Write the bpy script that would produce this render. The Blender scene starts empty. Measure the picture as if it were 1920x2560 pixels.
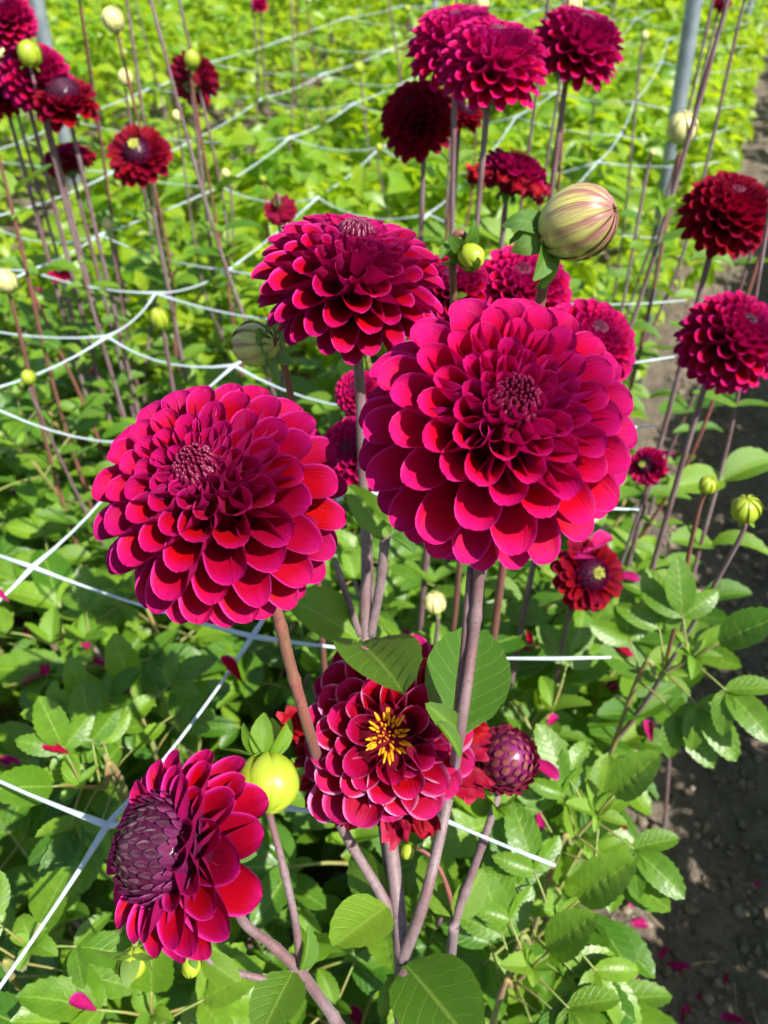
import bpy, math, random
import numpy as np
from mathutils import Matrix, Vector, Quaternion

random.seed(7)
RNG = np.random.default_rng(7)
scn = bpy.context.scene
COL = scn.collection
R_ = math.radians

# ------------------------------------------------------------------ camera, sky, sun, exposure
CAM = Vector((0.0, 0.0, 1.10))
FPX = 1923.0
PITCH, YAW = R_(39), R_(22)
HD = Vector((-math.sin(YAW), math.cos(YAW), 0))
RT = Vector((math.cos(YAW), math.sin(YAW), 0))
FW = HD * math.cos(PITCH) - Vector((0, 0, 1)) * math.sin(PITCH)
UP = HD * math.sin(PITCH) + Vector((0, 0, 1)) * math.cos(PITCH)
cd = bpy.data.cameras.new('camera')
cam = bpy.data.objects.new('camera', cd)
COL.objects.link(cam)
cam.matrix_world = Matrix(((RT.x, UP.x, -FW.x, CAM.x), (RT.y, UP.y, -FW.y, CAM.y), (RT.z, UP.z, -FW.z, CAM.z), (0, 0, 0, 1)))
cd.sensor_fit = 'VERTICAL'
cd.sensor_height = 36
cd.sensor_width = 27
cd.lens = 36 * FPX / 2560
cd.clip_start = 0.01
cd.clip_end = 300
cd.dof.use_dof = True
cd.dof.focus_distance = 0.315
cd.dof.aperture_fstop = 12.0
scn.camera = cam

SUN_EL = R_(50)
sun_h = (RT * 0.60 - HD * 0.54).normalized()
SUN = Vector((sun_h.x * math.cos(SUN_EL), sun_h.y * math.cos(SUN_EL), math.sin(SUN_EL)))
w = bpy.data.worlds.new('World')
scn.world = w
w.use_nodes = True
wt = w.node_tree
sky = wt.nodes.new('ShaderNodeTexSky')
sky.sky_type = 'NISHITA'
sky.sun_disc = False
sky.sun_elevation = SUN_EL
sky.sun_rotation = math.atan2(SUN.x, SUN.y)
wt.links.new(sky.outputs[0], wt.nodes['Background'].inputs[0])
wt.nodes['Background'].inputs[1].default_value = 0.09
sl = bpy.data.lights.new('sun', 'SUN')
sl.energy = 5.0
sl.angle = R_(0.5)
sl.color = (1.0, 0.955, 0.88)
so = bpy.data.objects.new('sun', sl)
COL.objects.link(so)
so.rotation_euler = SUN.to_track_quat('Z', 'Y').to_euler()
so.location = (3, -2, 6)
vs = scn.view_settings
vs.view_transform = 'Standard'
vs.look = 'None'
vs.gamma = 1
vs.exposure = 1.12
scn.cycles.max_bounces = 5
scn.cycles.diffuse_bounces = 2
scn.cycles.adaptive_threshold = 0.03
scn.cycles.transmission_bounces = 4
scn.cycles.transparent_max_bounces = 4
scn.cycles.sample_clamp_indirect = 6

S = 1920 / 1659.0


def ray(x, y):
    """direction through a point of the photograph (1659 x 2212 reading scale)"""
    return (RT * ((x * S - 960) / FPX) - UP * ((y * S - 1280) / FPX) + FW).normalized()


def P(x, y, d):
    return CAM + ray(x, y) * d


def onz(x, y, z):
    r = ray(x, y)
    return CAM + r * ((z - CAM.z) / r.z)


def caxis(a, b, c):
    """direction given as right, up, toward the viewer"""
    return (RT * a + UP * b - FW * c).normalized()


# ------------------------------------------------------------------ node helpers
def mat(name):
    m = bpy.data.materials.new(name)
    m.use_nodes = True
    t = m.node_tree
    for n in list(t.nodes):
        t.nodes.remove(n)
    out = t.nodes.new('ShaderNodeOutputMaterial')
    return m, t, out


def N(t, typ, **k):
    n = t.nodes.new(typ)
    for a, b in k.items():
        setattr(n, a, b)
    return n


def val(t, sock, v):
    if hasattr(v, 'node'):
        t.links.new(v, sock)
    else:
        sock.default_value = v


def mth(t, op, a, b=0.0, c=None):
    n = N(t, 'ShaderNodeMath', operation=op)
    val(t, n.inputs[0], a)
    val(t, n.inputs[1], b)
    if c is not None:
        val(t, n.inputs[2], c)
    return n.outputs[0]


def smooth(t, x, a, b, c=0.0, d=1.0):
    n = N(t, 'ShaderNodeMapRange', interpolation_type='SMOOTHSTEP')
    for i, v in enumerate((x, a, b, c, d)):
        val(t, n.inputs[i], v)
    return n.outputs[0]


def mix(t, f, a, b, blend='MIX'):
    n = N(t, 'ShaderNodeMix', data_type='RGBA', blend_type=blend)
    val(t, n.inputs[0], f)
    val(t, n.inputs[6], a if hasattr(a, 'node') else (*a, 1))
    val(t, n.inputs[7], b if hasattr(b, 'node') else (*b, 1))
    return n.outputs[2]


def attr(t, name='pu'):
    a = N(t, 'ShaderNodeAttribute', attribute_name=name)
    s = N(t, 'ShaderNodeSeparateXYZ')
    t.links.new(a.outputs['Vector'], s.inputs[0])
    return s.outputs


def noise(t, scale, detail=3.0, vec=None, rough=0.55):
    n = N(t, 'ShaderNodeTexNoise')
    n.inputs['Scale'].default_value = scale
    n.inputs['Detail'].default_value = detail
    n.inputs['Roughness'].default_value = rough
    if vec is not None:
        t.links.new(vec, n.inputs['Vector'])
    return n.outputs['Fac']


def objc(t):
    return N(t, 'ShaderNodeTexCoord').outputs['Object']


def comb(t, x, y, z):
    n = N(t, 'ShaderNodeCombineXYZ')
    for i, v in enumerate((x, y, z)):
        val(t, n.inputs[i], v)
    return n.outputs[0]


def bump(t, h, strength, dist):
    b = N(t, 'ShaderNodeBump')
    b.inputs['Strength'].default_value = strength
    b.inputs['Distance'].default_value = dist
    t.links.new(h, b.inputs['Height'])
    return b.outputs[0]


def surface(t, out, col, rough, trans=None, tf=0.0, nrm=None, spec=0.5, sheen=0.0, sheen_col=None, coat=0.0):
    p = N(t, 'ShaderNodeBsdfPrincipled')
    val(t, p.inputs['Base Color'], col if hasattr(col, 'node') else (*col, 1))
    val(t, p.inputs['Roughness'], rough)
    p.inputs['Specular IOR Level'].default_value = spec
    if sheen:
        p.inputs['Sheen Weight'].default_value = sheen
        p.inputs['Sheen Roughness'].default_value = 0.4
        p.inputs['Sheen Tint'].default_value = (*sheen_col, 1)
    if coat:
        p.inputs['Coat Weight'].default_value = coat
        p.inputs['Coat Roughness'].default_value = 0.25
    if nrm is not None:
        t.links.new(nrm, p.inputs['Normal'])
    if tf:
        tr = N(t, 'ShaderNodeBsdfTranslucent')
        val(t, tr.inputs[0], trans if hasattr(trans, 'node') else (*trans, 1))
        if nrm is not None:
            t.links.new(nrm, tr.inputs['Normal'])
        ms = N(t, 'ShaderNodeMixShader')
        ms.inputs[0].default_value = tf
        t.links.new(p.outputs[0], ms.inputs[1])
        t.links.new(tr.outputs[0], ms.inputs[2])
        t.links.new(ms.outputs[0], out.inputs[0])
    else:
        t.links.new(p.outputs[0], out.inputs[0])
    return p


# ------------------------------------------------------------------ materials
def petal_material(name, face, rim, back, glow, rimw=0.68, tf=0.21, pale=None):
    m, t, out = mat(name)
    a = attr(t)
    u, v = a[0], a[1]
    av = mth(t, 'ABSOLUTE', v)
    rnd = N(t, 'ShaderNodeObjectInfo').outputs['Random']
    vec = comb(t, mth(t, 'MULTIPLY', v, 9.0), mth(t, 'MULTIPLY', u, 1.3), mth(t, 'MULTIPLY', rnd, 40.0))
    st = noise(t, 2.2, 4.0, vec)
    e = smooth(t, mth(t, 'ADD', av, mth(t, 'MULTIPLY', mth(t, 'SUBTRACT', st, 0.5), 0.30)), rimw, 1.0)
    e = mth(t, 'MULTIPLY', e, smooth(t, u, 0.35, 0.85))
    tipf = mth(t, 'MULTIPLY', smooth(t, u, 0.80, 1.0), 0.55)
    e = mth(t, 'MAXIMUM', e, tipf)
    c = mix(t, e, face, rim)
    lip = mth(t, 'MULTIPLY', smooth(t, av, 0.84, 0.97), smooth(t, u, 0.25, 0.6, 0.0, 0.85))
    c = mix(t, lip, c, tuple(min(1.0, q * 1.25 + 0.03) for q in rim))
    if pale:
        pe = mth(t, 'MULTIPLY', smooth(t, mth(t, 'ADD', av, mth(t, 'MULTIPLY', mth(t, 'SUBTRACT', st, 0.5), 0.7)), 0.66, 1.0), smooth(t, u, 0.55, 0.9))
        pe = mth(t, 'MULTIPLY', pe, smooth(t, rnd, 0.15, 0.8, 0.25, 1.0))
        c = mix(t, pe, c, pale)
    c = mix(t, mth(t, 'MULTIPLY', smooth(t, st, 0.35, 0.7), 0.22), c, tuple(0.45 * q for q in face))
    geo = N(t, 'ShaderNodeNewGeometry')
    backc = mix(t, smooth(t, st, 0.3, 0.75), back, tuple(min(1, 1.7 * q) for q in back))
    c = mix(t, geo.outputs['Backfacing'], c, backc)
    hs = N(t, 'ShaderNodeHueSaturation')
    val(t, hs.inputs['Hue'], smooth(t, rnd, 0.0, 1.0, 0.493, 0.507))
    val(t, hs.inputs['Value'], smooth(t, rnd, 0.0, 1.0, 0.86, 1.10))
    t.links.new(c, hs.inputs['Color'])
    fine = noise(t, 5.0, 3.0, comb(t, mth(t, 'MULTIPLY', v, 7.0), mth(t, 'MULTIPLY', u, 0.8), mth(t, 'MULTIPLY', rnd, 60.0)))
    nr = bump(t, mth(t, 'ADD', st, mth(t, 'MULTIPLY', fine, 0.8)), 0.5, 0.0010)
    surface(t, out, hs.outputs[0], 0.5 if 'floret' not in name else 0.35, mix(t, 0.35, glow, rim), tf, nr, spec=0.5 if 'floret' in name else 0.09, sheen=0.012, sheen_col=(0.8, 0.25, 0.95))
    return m


M = {}
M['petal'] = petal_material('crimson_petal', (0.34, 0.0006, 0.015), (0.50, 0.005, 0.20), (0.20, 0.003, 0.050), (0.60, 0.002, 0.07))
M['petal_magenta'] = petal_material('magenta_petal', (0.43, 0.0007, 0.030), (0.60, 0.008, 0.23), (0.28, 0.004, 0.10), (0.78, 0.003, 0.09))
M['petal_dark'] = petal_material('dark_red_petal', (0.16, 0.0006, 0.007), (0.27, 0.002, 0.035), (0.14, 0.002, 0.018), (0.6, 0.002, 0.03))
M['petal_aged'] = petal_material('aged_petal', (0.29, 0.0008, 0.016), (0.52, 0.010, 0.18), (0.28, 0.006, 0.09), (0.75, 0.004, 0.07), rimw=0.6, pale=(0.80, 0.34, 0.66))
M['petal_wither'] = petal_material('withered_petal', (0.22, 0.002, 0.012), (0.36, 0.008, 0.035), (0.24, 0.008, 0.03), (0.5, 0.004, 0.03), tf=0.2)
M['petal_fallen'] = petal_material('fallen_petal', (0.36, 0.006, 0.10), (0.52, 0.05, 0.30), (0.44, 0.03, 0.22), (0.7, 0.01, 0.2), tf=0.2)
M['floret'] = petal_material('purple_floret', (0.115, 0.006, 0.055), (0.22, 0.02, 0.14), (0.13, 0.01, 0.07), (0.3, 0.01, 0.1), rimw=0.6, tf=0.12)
M['floret_dark'] = petal_material('dark_floret', (0.05, 0.003, 0.022), (0.10, 0.01, 0.06), (0.07, 0.006, 0.035), (0.2, 0.01, 0.06), rimw=0.6, tf=0.08)


def simple(name, col, rough=0.5, spec=0.5, sc=60, var=0.5, col2=None, tf=0.0, trans=None, bs=0.0, bd=0.001, coat=0.0):
    m, t, out = mat(name)
    f = noise(t, sc, 4.0, objc(t))
    c = mix(t, smooth(t, f, 0.35, 0.68), col, col2 if col2 else tuple(q * var for q in col))
    surface(t, out, c, rough, trans, tf, bump(t, f, bs, bd) if bs else None, spec=spec, coat=coat)
    return m


M['core'] = simple('bloom_core', (0.12, 0.002, 0.012), 0.8, 0.1)
M['stamen'] = simple('yellow_stamen', (0.80, 0.42, 0.01), 0.5, 0.4, 300, 0.6, (0.72, 0.22, 0.005))
M['eye'] = simple('pale_eye', (0.55, 0.55, 0.12), 0.55, 0.3, 300, 0.6, (0.30, 0.34, 0.04))


def stem_material(name, a, b, speck):
    m, t, out = mat(name)
    oc = objc(t)
    mp = N(t, 'ShaderNodeMapping')
    mp.inputs['Scale'].default_value = (1, 1, 0.12)
    t.links.new(oc, mp.inputs[0])
    f1 = noise(t, 420, 3, mp.outputs[0])
    f2 = noise(t, 26, 2, oc)
    sp = noise(t, 900, 2, oc)
    pu = attr(t)
    c = mix(t, smooth(t, f2, 0.35, 0.65), a, b)
    c = mix(t, mth(t, 'MULTIPLY', smooth(t, f1, 0.45, 0.7), 0.45), c, tuple(q * 0.5 for q in a))
    c = mix(t, mth(t, 'MULTIPLY', smooth(t, sp, 0.56, 0.66), 0.6), c, speck)
    surface(t, out, c, 0.55, spec=0.35, nrm=bump(t, f1, 0.35, 0.0006), sheen=0.15, sheen_col=(0.8, 0.75, 1.0))
    return m


M['stem'] = stem_material('mauve_stem', (0.195, 0.140, 0.145), (0.140, 0.072, 0.072), (0.055, 0.028, 0.035))
M['floret_red'] = petal_material('maroon_floret', (0.13, 0.002, 0.030), (0.22, 0.012, 0.09), (0.14, 0.004, 0.045), (0.3, 0.004, 0.05), rimw=0.6, tf=0.1)
M['stem_red'] = stem_material('red_stem', (0.20, 0.062, 0.050), (0.15, 0.075, 0.040), (0.075, 0.022, 0.018))
M['stem_green'] = stem_material('green_stem', (0.20, 0.24, 0.06), (0.26, 0.15, 0.06), (0.13, 0.10, 0.03))


def leaf_material(name, lo, hi, vein, trans, tf=0.27, rough=0.40, glossy=0.45):
    m, t, out = mat(name)
    a = attr(t)
    u, v, r = a[0], a[1], a[2]
    av = mth(t, 'ABSOLUTE', v)
    orn = N(t, 'ShaderNodeObjectInfo').outputs['Random']
    rr = mth(t, 'FRACT', mth(t, 'ADD', r, orn))
    # lateral veins run forward from the midrib
    ph = mth(t, 'SUBTRACT', mth(t, 'MULTIPLY', u, 7.0), mth(t, 'MULTIPLY', av, 1.9))
    w1 = mth(t, 'ABSOLUTE', mth(t, 'SUBTRACT', mth(t, 'FRACT', ph), 0.5))
    w1 = mth(t, 'ADD', w1, mth(t, 'MULTIPLY', mth(t, 'SUBTRACT', noise(t, 70, 2, objc(t)), 0.5), 0.10))
    lat = smooth(t, w1, 0.0, 0.09, 1.0, 0.0)
    mid = smooth(t, av, 0.02, 0.07, 1.0, 0.0)
    f = noise(t, 45, 3, objc(t))
    f2 = noise(t, 320, 2, objc(t))
    c = mix(t, rr, lo, hi)
    c = mix(t, mth(t, 'MULTIPLY', smooth(t, f, 0.35, 0.7), 0.35), c, tuple(q * 0.62 for q in lo))
    c = mix(t, mth(t, 'MULTIPLY', lat, 0.22), c, vein)
    c = mix(t, mth(t, 'MULTIPLY', mid, 0.75), c, vein)
    h = mth(t, 'ADD', mth(t, 'MULTIPLY', lat, -0.35), mth(t, 'MULTIPLY', f2, 0.45))
    geo = N(t, 'ShaderNodeNewGeometry')
    c2 = mix(t, 0.3, c, (0.23, 0.30, 0.14))
    c = mix(t, geo.outputs['Backfacing'], c, c2)
    tc = mix(t, mth(t, 'MULTIPLY', lat, 0.35), trans, tuple(q * 0.55 for q in trans))
    surface(t, out, c, mth(t, 'ADD', mth(t, 'MULTIPLY', f2, 0.2), rough - 0.1), tc, tf, bump(t, h, 0.5, 0.0010), spec=glossy)
    return m


M['leaf'] = leaf_material('dahlia_leaf', (0.036, 0.120, 0.007), (0.150, 0.265, 0.014), (0.20, 0.30, 0.045), (0.30, 0.54, 0.010))
m, t, out = mat('dahlia_leaf_far')
a_ = attr(t)
c = mix(t, a_[2], (0.085, 0.21, 0.010), (0.25, 0.35, 0.016))
c = mix(t, smooth(t, mth(t, 'ABSOLUTE', a_[1]), 0.0, 0.2, 0.5, 0.0), c, (0.26, 0.40, 0.05))
surface(t, out, c, 0.40, mix(t, a_[2], (0.40, 0.66, 0.012), (0.60, 0.72, 0.012)), 0.45, spec=0.45)
M['leaf_far'] = m
M['leaf_young'] = leaf_material('young_leaf', (0.12, 0.27, 0.02), (0.20, 0.34, 0.03), (0.28, 0.38, 0.08), (0.45, 0.70, 0.02), tf=0.4, rough=0.32)
M['sepal'] = leaf_material('bud_sepal', (0.05, 0.14, 0.015), (0.10, 0.20, 0.02), (0.16, 0.26, 0.05), (0.20, 0.42, 0.02), tf=0.25, rough=0.36)
M['petiole'] = simple('petiole', (0.16, 0.24, 0.05), 0.5, 0.4, 40, 0.7, (0.20, 0.15, 0.05))


def bud_material(name, body, stripe, amount):
    m, t, out = mat(name)
    a = attr(t)
    u, v = a[0], a[1]
    av = mth(t, 'ABSOLUTE', v)
    orn = N(t, 'ShaderNodeObjectInfo').outputs['Random']
    f = noise(t, 3.0, 3, comb(t, mth(t, 'MULTIPLY', v, 4.0), mth(t, 'MULTIPLY', u, 1.0), mth(t, 'MULTIPLY', orn, 30.0)))
    s = mth(t, 'ADD', mth(t, 'MULTIPLY', u, 0.55), mth(t, 'MULTIPLY', mth(t, 'SUBTRACT', f, 0.5), 1.1))
    s = mth(t, 'ADD', s, mth(t, 'MULTIPLY', av, 0.25))
    s = smooth(t, s, 0.80 - amount, 1.12 - amount)
    c = mix(t, s, body, stripe)
    c = mix(t, mth(t, 'MULTIPLY', smooth(t, f, 0.4, 0.8), 0.4), c, tuple(min(1, q * 1.35 + 0.03) for q in body))
    surface(t, out, c, 0.36, body, 0.12, bump(t, f, 0.2, 0.0008), spec=0.45)
    return m


M['bud_striped'] = bud_material('striped_bud', (0.50, 0.50, 0.13), (0.20, 0.035, 0.085), 0.52)
M['bud_green'] = bud_material('green_bud', (0.30, 0.38, 0.025), (0.36, 0.12, 0.07), 0.02)
M['bud_cream'] = bud_material('cream_bud', (0.58, 0.55, 0.22), (0.40, 0.12, 0.10), -0.05)
M['bud_red'] = petal_material('red_bud_scale', (0.27, 0.075, 0.075), (0.30, 0.012, 0.07), (0.24, 0.02, 0.06), (0.4, 0.02, 0.08), rimw=0.62, tf=0.1)

# net cord
m, t, out = mat('net_cord')
f = noise(t, 160, 2, objc(t))
surface(t, out, mix(t, f, (0.46, 0.56, 0.60), (0.60, 0.69, 0.72)), 0.38, (0.6, 0.7, 0.72), 0.25, spec=0.5)
M['net'] = m
# galvanised steel
m, t, out = mat('galvanised_steel')
f = noise(t, 22, 4, objc(t))
f2 = noise(t, 180, 3, objc(t))
p = surface(t, out, mix(t, smooth(t, f, 0.35, 0.7), (0.32, 0.36, 0.40), (0.20, 0.24, 0.28)), mth(t, 'ADD', mth(t, 'MULTIPLY', f2, 0.3), 0.30), nrm=bump(t, f2, 0.15, 0.001))
p.inputs['Metallic'].default_value = 0.55
M['steel'] = m
# soil
m, t, out = mat('soil')
oc = objc(t)
f = noise(t, 7, 5, oc, 0.65)
f2 = noise(t, 70, 5, oc, 0.7)
f3 = noise(t, 420, 3, oc, 0.6)
c = mix(t, smooth(t, f, 0.3, 0.7), (0.13, 0.104, 0.080), (0.22, 0.18, 0.14))
c = mix(t, smooth(t, f2, 0.42, 0.7, 0.0, 0.75), c, (0.085, 0.066, 0.050))
c = mix(t, smooth(t, f3, 0.58, 0.72, 0.0, 0.6), c, (0.42, 0.36, 0.28))
hh = mth(t, 'ADD', f2, mth(t, 'MULTIPLY', f3, 0.4))
surface(t, out, c, 0.92, nrm=bump(t, hh, 1.0, 0.012), spec=0.15)
M['soil'] = m
M['clod'] = simple('soil_clod', (0.22, 0.18, 0.138), 0.95, 0.1, 90, 0.5, (0.10, 0.078, 0.058), bs=0.8, bd=0.004)
M['straw'] = simple('dry_straw', (0.42, 0.33, 0.20), 0.8, 0.2, 60, 0.6)


# ------------------------------------------------------------------ mesh helpers
def mesh(name, V, F, A=None, mats=(), smooth_=True, fmat=None):
    me = bpy.data.meshes.new(name)
    V = np.asarray(V, dtype=np.float32).reshape(-1, 3)
    if isinstance(F, np.ndarray):
        n, k = F.shape
        me.vertices.add(len(V))
        me.vertices.foreach_set('co', V.ravel())
        me.loops.add(n * k)
        me.loops.foreach_set('vertex_index', F.astype(np.int32).ravel())
        me.polygons.add(n)
        me.polygons.foreach_set('loop_start', np.arange(0, n * k, k, dtype=np.int32))
        me.update(calc_edges=True)
    else:
        me.from_pydata(V.tolist(), [], F)
    if A is not None:
        at = me.attributes.new('pu', 'FLOAT_VECTOR', 'POINT')
        at.data.foreach_set('vector', np.asarray(A, dtype=np.float32).ravel())
    for q in mats:
        me.materials.append(M[q] if isinstance(q, str) else q)
    if fmat is not None:
        me.polygons.foreach_set('material_index', np.asarray(fmat, dtype=np.int32))
    if smooth_:
        me.polygons.foreach_set('use_smooth', np.ones(len(me.polygons), dtype=bool))
    me.update()
    return me


def link(name, me, parent=None, mw=None):
    o = bpy.data.objects.new(name, me)
    COL.objects.link(o)
    if parent is not None:
        o.parent = parent
    if mw is not None:
        o.matrix_basis = mw
    return o


def thing(name, loc, label, cat, group=None):
    o = bpy.data.objects.new(name, None)
    o.empty_display_size = 0.02
    COL.objects.link(o)
    o.location = loc
    o['label'] = label
    o['category'] = cat
    if group:
        o['group'] = group
    return o


def tag(o, label, cat, group=None):
    o['label'] = label
    o['category'] = cat
    if group:
        o['group'] = group
    return o


def grid_faces(nu, nv, off=0, wrap=False):
    F = []
    for i in range(nu - 1):
        for j in range(nv if wrap else nv - 1):
            a = off + i * nv + j
            b = off + i * nv + (j + 1) % nv
            F.append((a, b, b + nv, a + nv))
    return F


def sstep(x):
    x = np.clip(x, 0, 1)
    return x * x * (3 - 2 * x)


def spline(pts, n):
    """catmull-rom through pts (list of Vectors) with n samples per span"""
    p = [np.array(q, dtype=float) for q in pts]
    p = [2 * p[0] - p[1]] + p + [2 * p[-1] - p[-2]]
    out = []
    for i in range(1, len(p) - 2):
        for k in range(n):
            s = k / n
            out.append(0.5 * (2 * p[i] + (p[i + 1] - p[i - 1]) * s + (2 * p[i - 1] - 5 * p[i] + 4 * p[i + 1] - p[i + 2]) * s * s + (3 * p[i] - p[i - 1] - 3 * p[i + 1] + p[i + 2]) * s ** 3))
    out.append(p[-2])
    return np.array(out)


def tube(path, radii, sides=10, cap=True):
    path = np.asarray(path, dtype=float)
    n = len(path)
    radii = np.interp(np.linspace(0, 1, n), np.linspace(0, 1, len(radii)), radii) if len(radii) != n else np.asarray(radii)
    T = np.gradient(path, axis=0)
    T /= np.linalg.norm(T, axis=1)[:, None] + 1e-12
    ref = np.array([1.0, 0, 0]) if abs(T[0][0]) < 0.8 else np.array([0, 1.0, 0])
    V, A = [], []
    x = np.cross(T[0], ref)
    x /= np.linalg.norm(x)
    for i in range(n):
        x = x - T[i] * np.dot(x, T[i])
        x /= np.linalg.norm(x)
        y = np.cross(T[i], x)
        for k in range(sides):
            a = 2 * math.pi * k / sides
            V.append(path[i] + radii[i] * (math.cos(a) * x + math.sin(a) * y))
            A.append((i / (n - 1), k / sides, 0))
    F = grid_faces(n, sides, 0, True)
    if cap:
        F.append(tuple(range(sides))[::-1])
        F.append(tuple((n - 1) * sides + k for k in range(sides)))
    return V, F, A


def frame(z, x=None):
    """3x3 with Z along z and X near x"""
    z = Vector(z).normalized()
    x = Vector(x) if x is not None else (Vector((1, 0, 0)) if abs(z.x) < 0.9 else Vector((0, 1, 0)))
    y = z.cross(x).normalized()
    x = y.cross(z)
    return Matrix((x, y, z)).transposed()


def frame_y(y, z):
    """3x3 with Y along y and Z near z"""
    y = Vector(y).normalized()
    x = y.cross(Vector(z)).normalized()
    z = x.cross(y)
    return Matrix((x, y, z)).transposed()


def trs(loc, rot3, sc):
    return Matrix.Translation(loc) @ rot3.to_4x4() @ Matrix.Diagonal((sc[0], sc[1], sc[2], 1))


# ------------------------------------------------------------------ petals
def petal_mesh(name, A0, A1, A2, bend, tipr, um=0.66, pw=0.5, base=0.10, crumple=0.0, seed=0, nu=15, nv=11, m='petal', point=0.0):
    """a petal rolled into a cone whose mouth is cut aslant: unit length along Y, adaxial face +Z, mouth 1 wide.
    A0, A1: arc angle of the roll at the base and where the mouth begins; A2: flare of the lip"""
    r = np.random.default_rng(seed)
    tt = np.linspace(0, 1, nu)
    uu = 1 - (1 - tt) ** 1.6
    uu[-1] = 0.998
    rmax = 0.5 / math.sin(min(A1, math.pi) / 2)
    y = z = 0.0
    V, A = [], []
    pu = 0.0
    ph = r.uniform(0, 6, 4)
    for i, u in enumerate(uu):
        du = u - pu
        pu = u
        ang = bend * (u - 0.25) + tipr * max(0, (u - 0.70) / 0.30) ** 1.5
        y += du * math.cos(ang)
        z += du * math.sin(ang)
        rad = rmax * (base + (1 - base) * (min(u, um) / um) ** 0.9) * (1 + A2 * max(0, (u - um) / (1 - um)))
        half = (A0 + (A1 - A0) * sstep(u / um)) / 2
        if u > um:
            o = max(0.0, 1 - ((u - um) / (1 - um)) ** 2.0) ** pw
            o = o * (1 - point) + point * (1 - (u - um) / (1 - um))
            half *= max(0.03, o)
        asym = 1 + 0.07 * math.sin(ph[0] + 3 * u)
        for j in range(nv):
            v = -1 + 2 * j / (nv - 1)
            a = half * v * (asym if v > 0 else 2 - asym)
            x = rad * math.sin(a)
            h = rad * (1 - math.cos(a))
            edge = abs(v) ** 2 * sstep((u - 0.3) / 0.5)
            wob = edge * 0.035 * math.sin(6 * u + ph[1] + 2 * v) + 0.03 * math.exp(-(v * 5) ** 2) * sstep((u - .4) / .4)
            cr = crumple * (0.12 * math.sin(9 * u + ph[2] + 4 * v) + 0.10 * math.sin(15 * v + ph[3] + 5 * u) + 0.08 * r.normal()) * sstep((u - .2) / .5)
            V.append((x * (1 - 0.25 * crumple * edge) + 0.4 * cr * v, y - math.sin(ang) * (h + wob + cr) * LZ, z + math.cos(ang) * (h + wob + cr)))
            A.append((u, v, 0))
    return mesh(name, V, grid_faces(nu, nv), A, (m,))


LZ = 0.35
PETAL_LIB = {}


def petal_set(matname):
    """curl classes from tight quills (0) to broad shallow spoons (5), three variants of each"""
    if matname in PETAL_LIB:
        return PETAL_LIB[matname]
    specs = [
        (5.9, 5.5, 0.05, 0.05, -0.05, 0.74),
        (5.6, 4.9, 0.10, 0.00, -0.14, 0.62),
        (5.2, 4.3, 0.12, -0.04, -0.20, 0.55),
        (4.8, 3.7, 0.10, -0.10, -0.20, 0.51),
        (4.4, 3.2, 0.06, -0.20, -0.12, 0.50),
        (4.0, 2.8, 0.02, -0.36, -0.06, 0.48),
    ]
    lib = []
    for k, (a0, a1, a2, b, tr, um) in enumerate(specs):
        lib.append([petal_mesh('petal_%s' % matname, a0 * f, a1 * f, a2, b + (q - 1) * 0.10, tr + (q - 1) * 0.07, um, seed=k * 10 + q, m=matname, pw=0.5, point=0.10 * q) for q, f in enumerate((0.94, 1.0, 1.06))])
    PETAL_LIB[matname] = lib
    return lib


def scale_mesh(name, m, broad=0.5, seed=0, nu=7, nv=5, cup=0.35, arch=0.35):
    """pointed overlapping floret scale, unit length along Y, outer face +Z (convex outward)"""
    V, A = [], []
    for i in range(nu):
        u = i / (nu - 1)
        s = (math.sin(math.pi * min(1, 0.18 + u * 0.82)) ** 0.7) * broad if u < 0.98 else 0.03
        for j in range(nv):
            v = -1 + 2 * j / (nv - 1)
            V.append((v * s, u, arch * math.sin(math.pi * u * 0.55) * 0.5 - cup * s * v * v))
            A.append((u, v, 0))
    return mesh(name, V, grid_faces(nu, nv), A, (m,))


def wither_set():
    if 'wither' not in PETAL_LIB:
        PETAL_LIB['wither'] = [petal_mesh('withered_petal', 2.6, 1.9, 0.1, -0.25, -0.5, 0.6, 0.6, crumple=1.0, seed=70 + q, m='petal_wither', nu=14, nv=11) for q in range(4)]
    return PETAL_LIB['wither']


def lathe(prof, sides=12):
    V, A = [], []
    for i, (r, z) in enumerate(prof):
        for k in range(sides):
            a = 2 * math.pi * k / sides
            V.append((r * math.cos(a), r * math.sin(a), z))
            A.append((i / (len(prof) - 1), 0, 0))
    F = grid_faces(len(prof), sides, 0, True)
    F.append(tuple(range(sides))[::-1])
    F.append(tuple((len(prof) - 1) * sides + k for k in range(sides)))
    return V, F, A


CORE = mesh('bloom_core', *lathe([(0.08, -0.42), (0.20, -0.36), (0.30, -0.22), (0.40, 0.0), (0.42, 0.2), (0.34, 0.42), (0.18, 0.55), (0.03, 0.58)], 14), ('core',))
GA = math.pi * (3 - math.sqrt(5))


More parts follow.
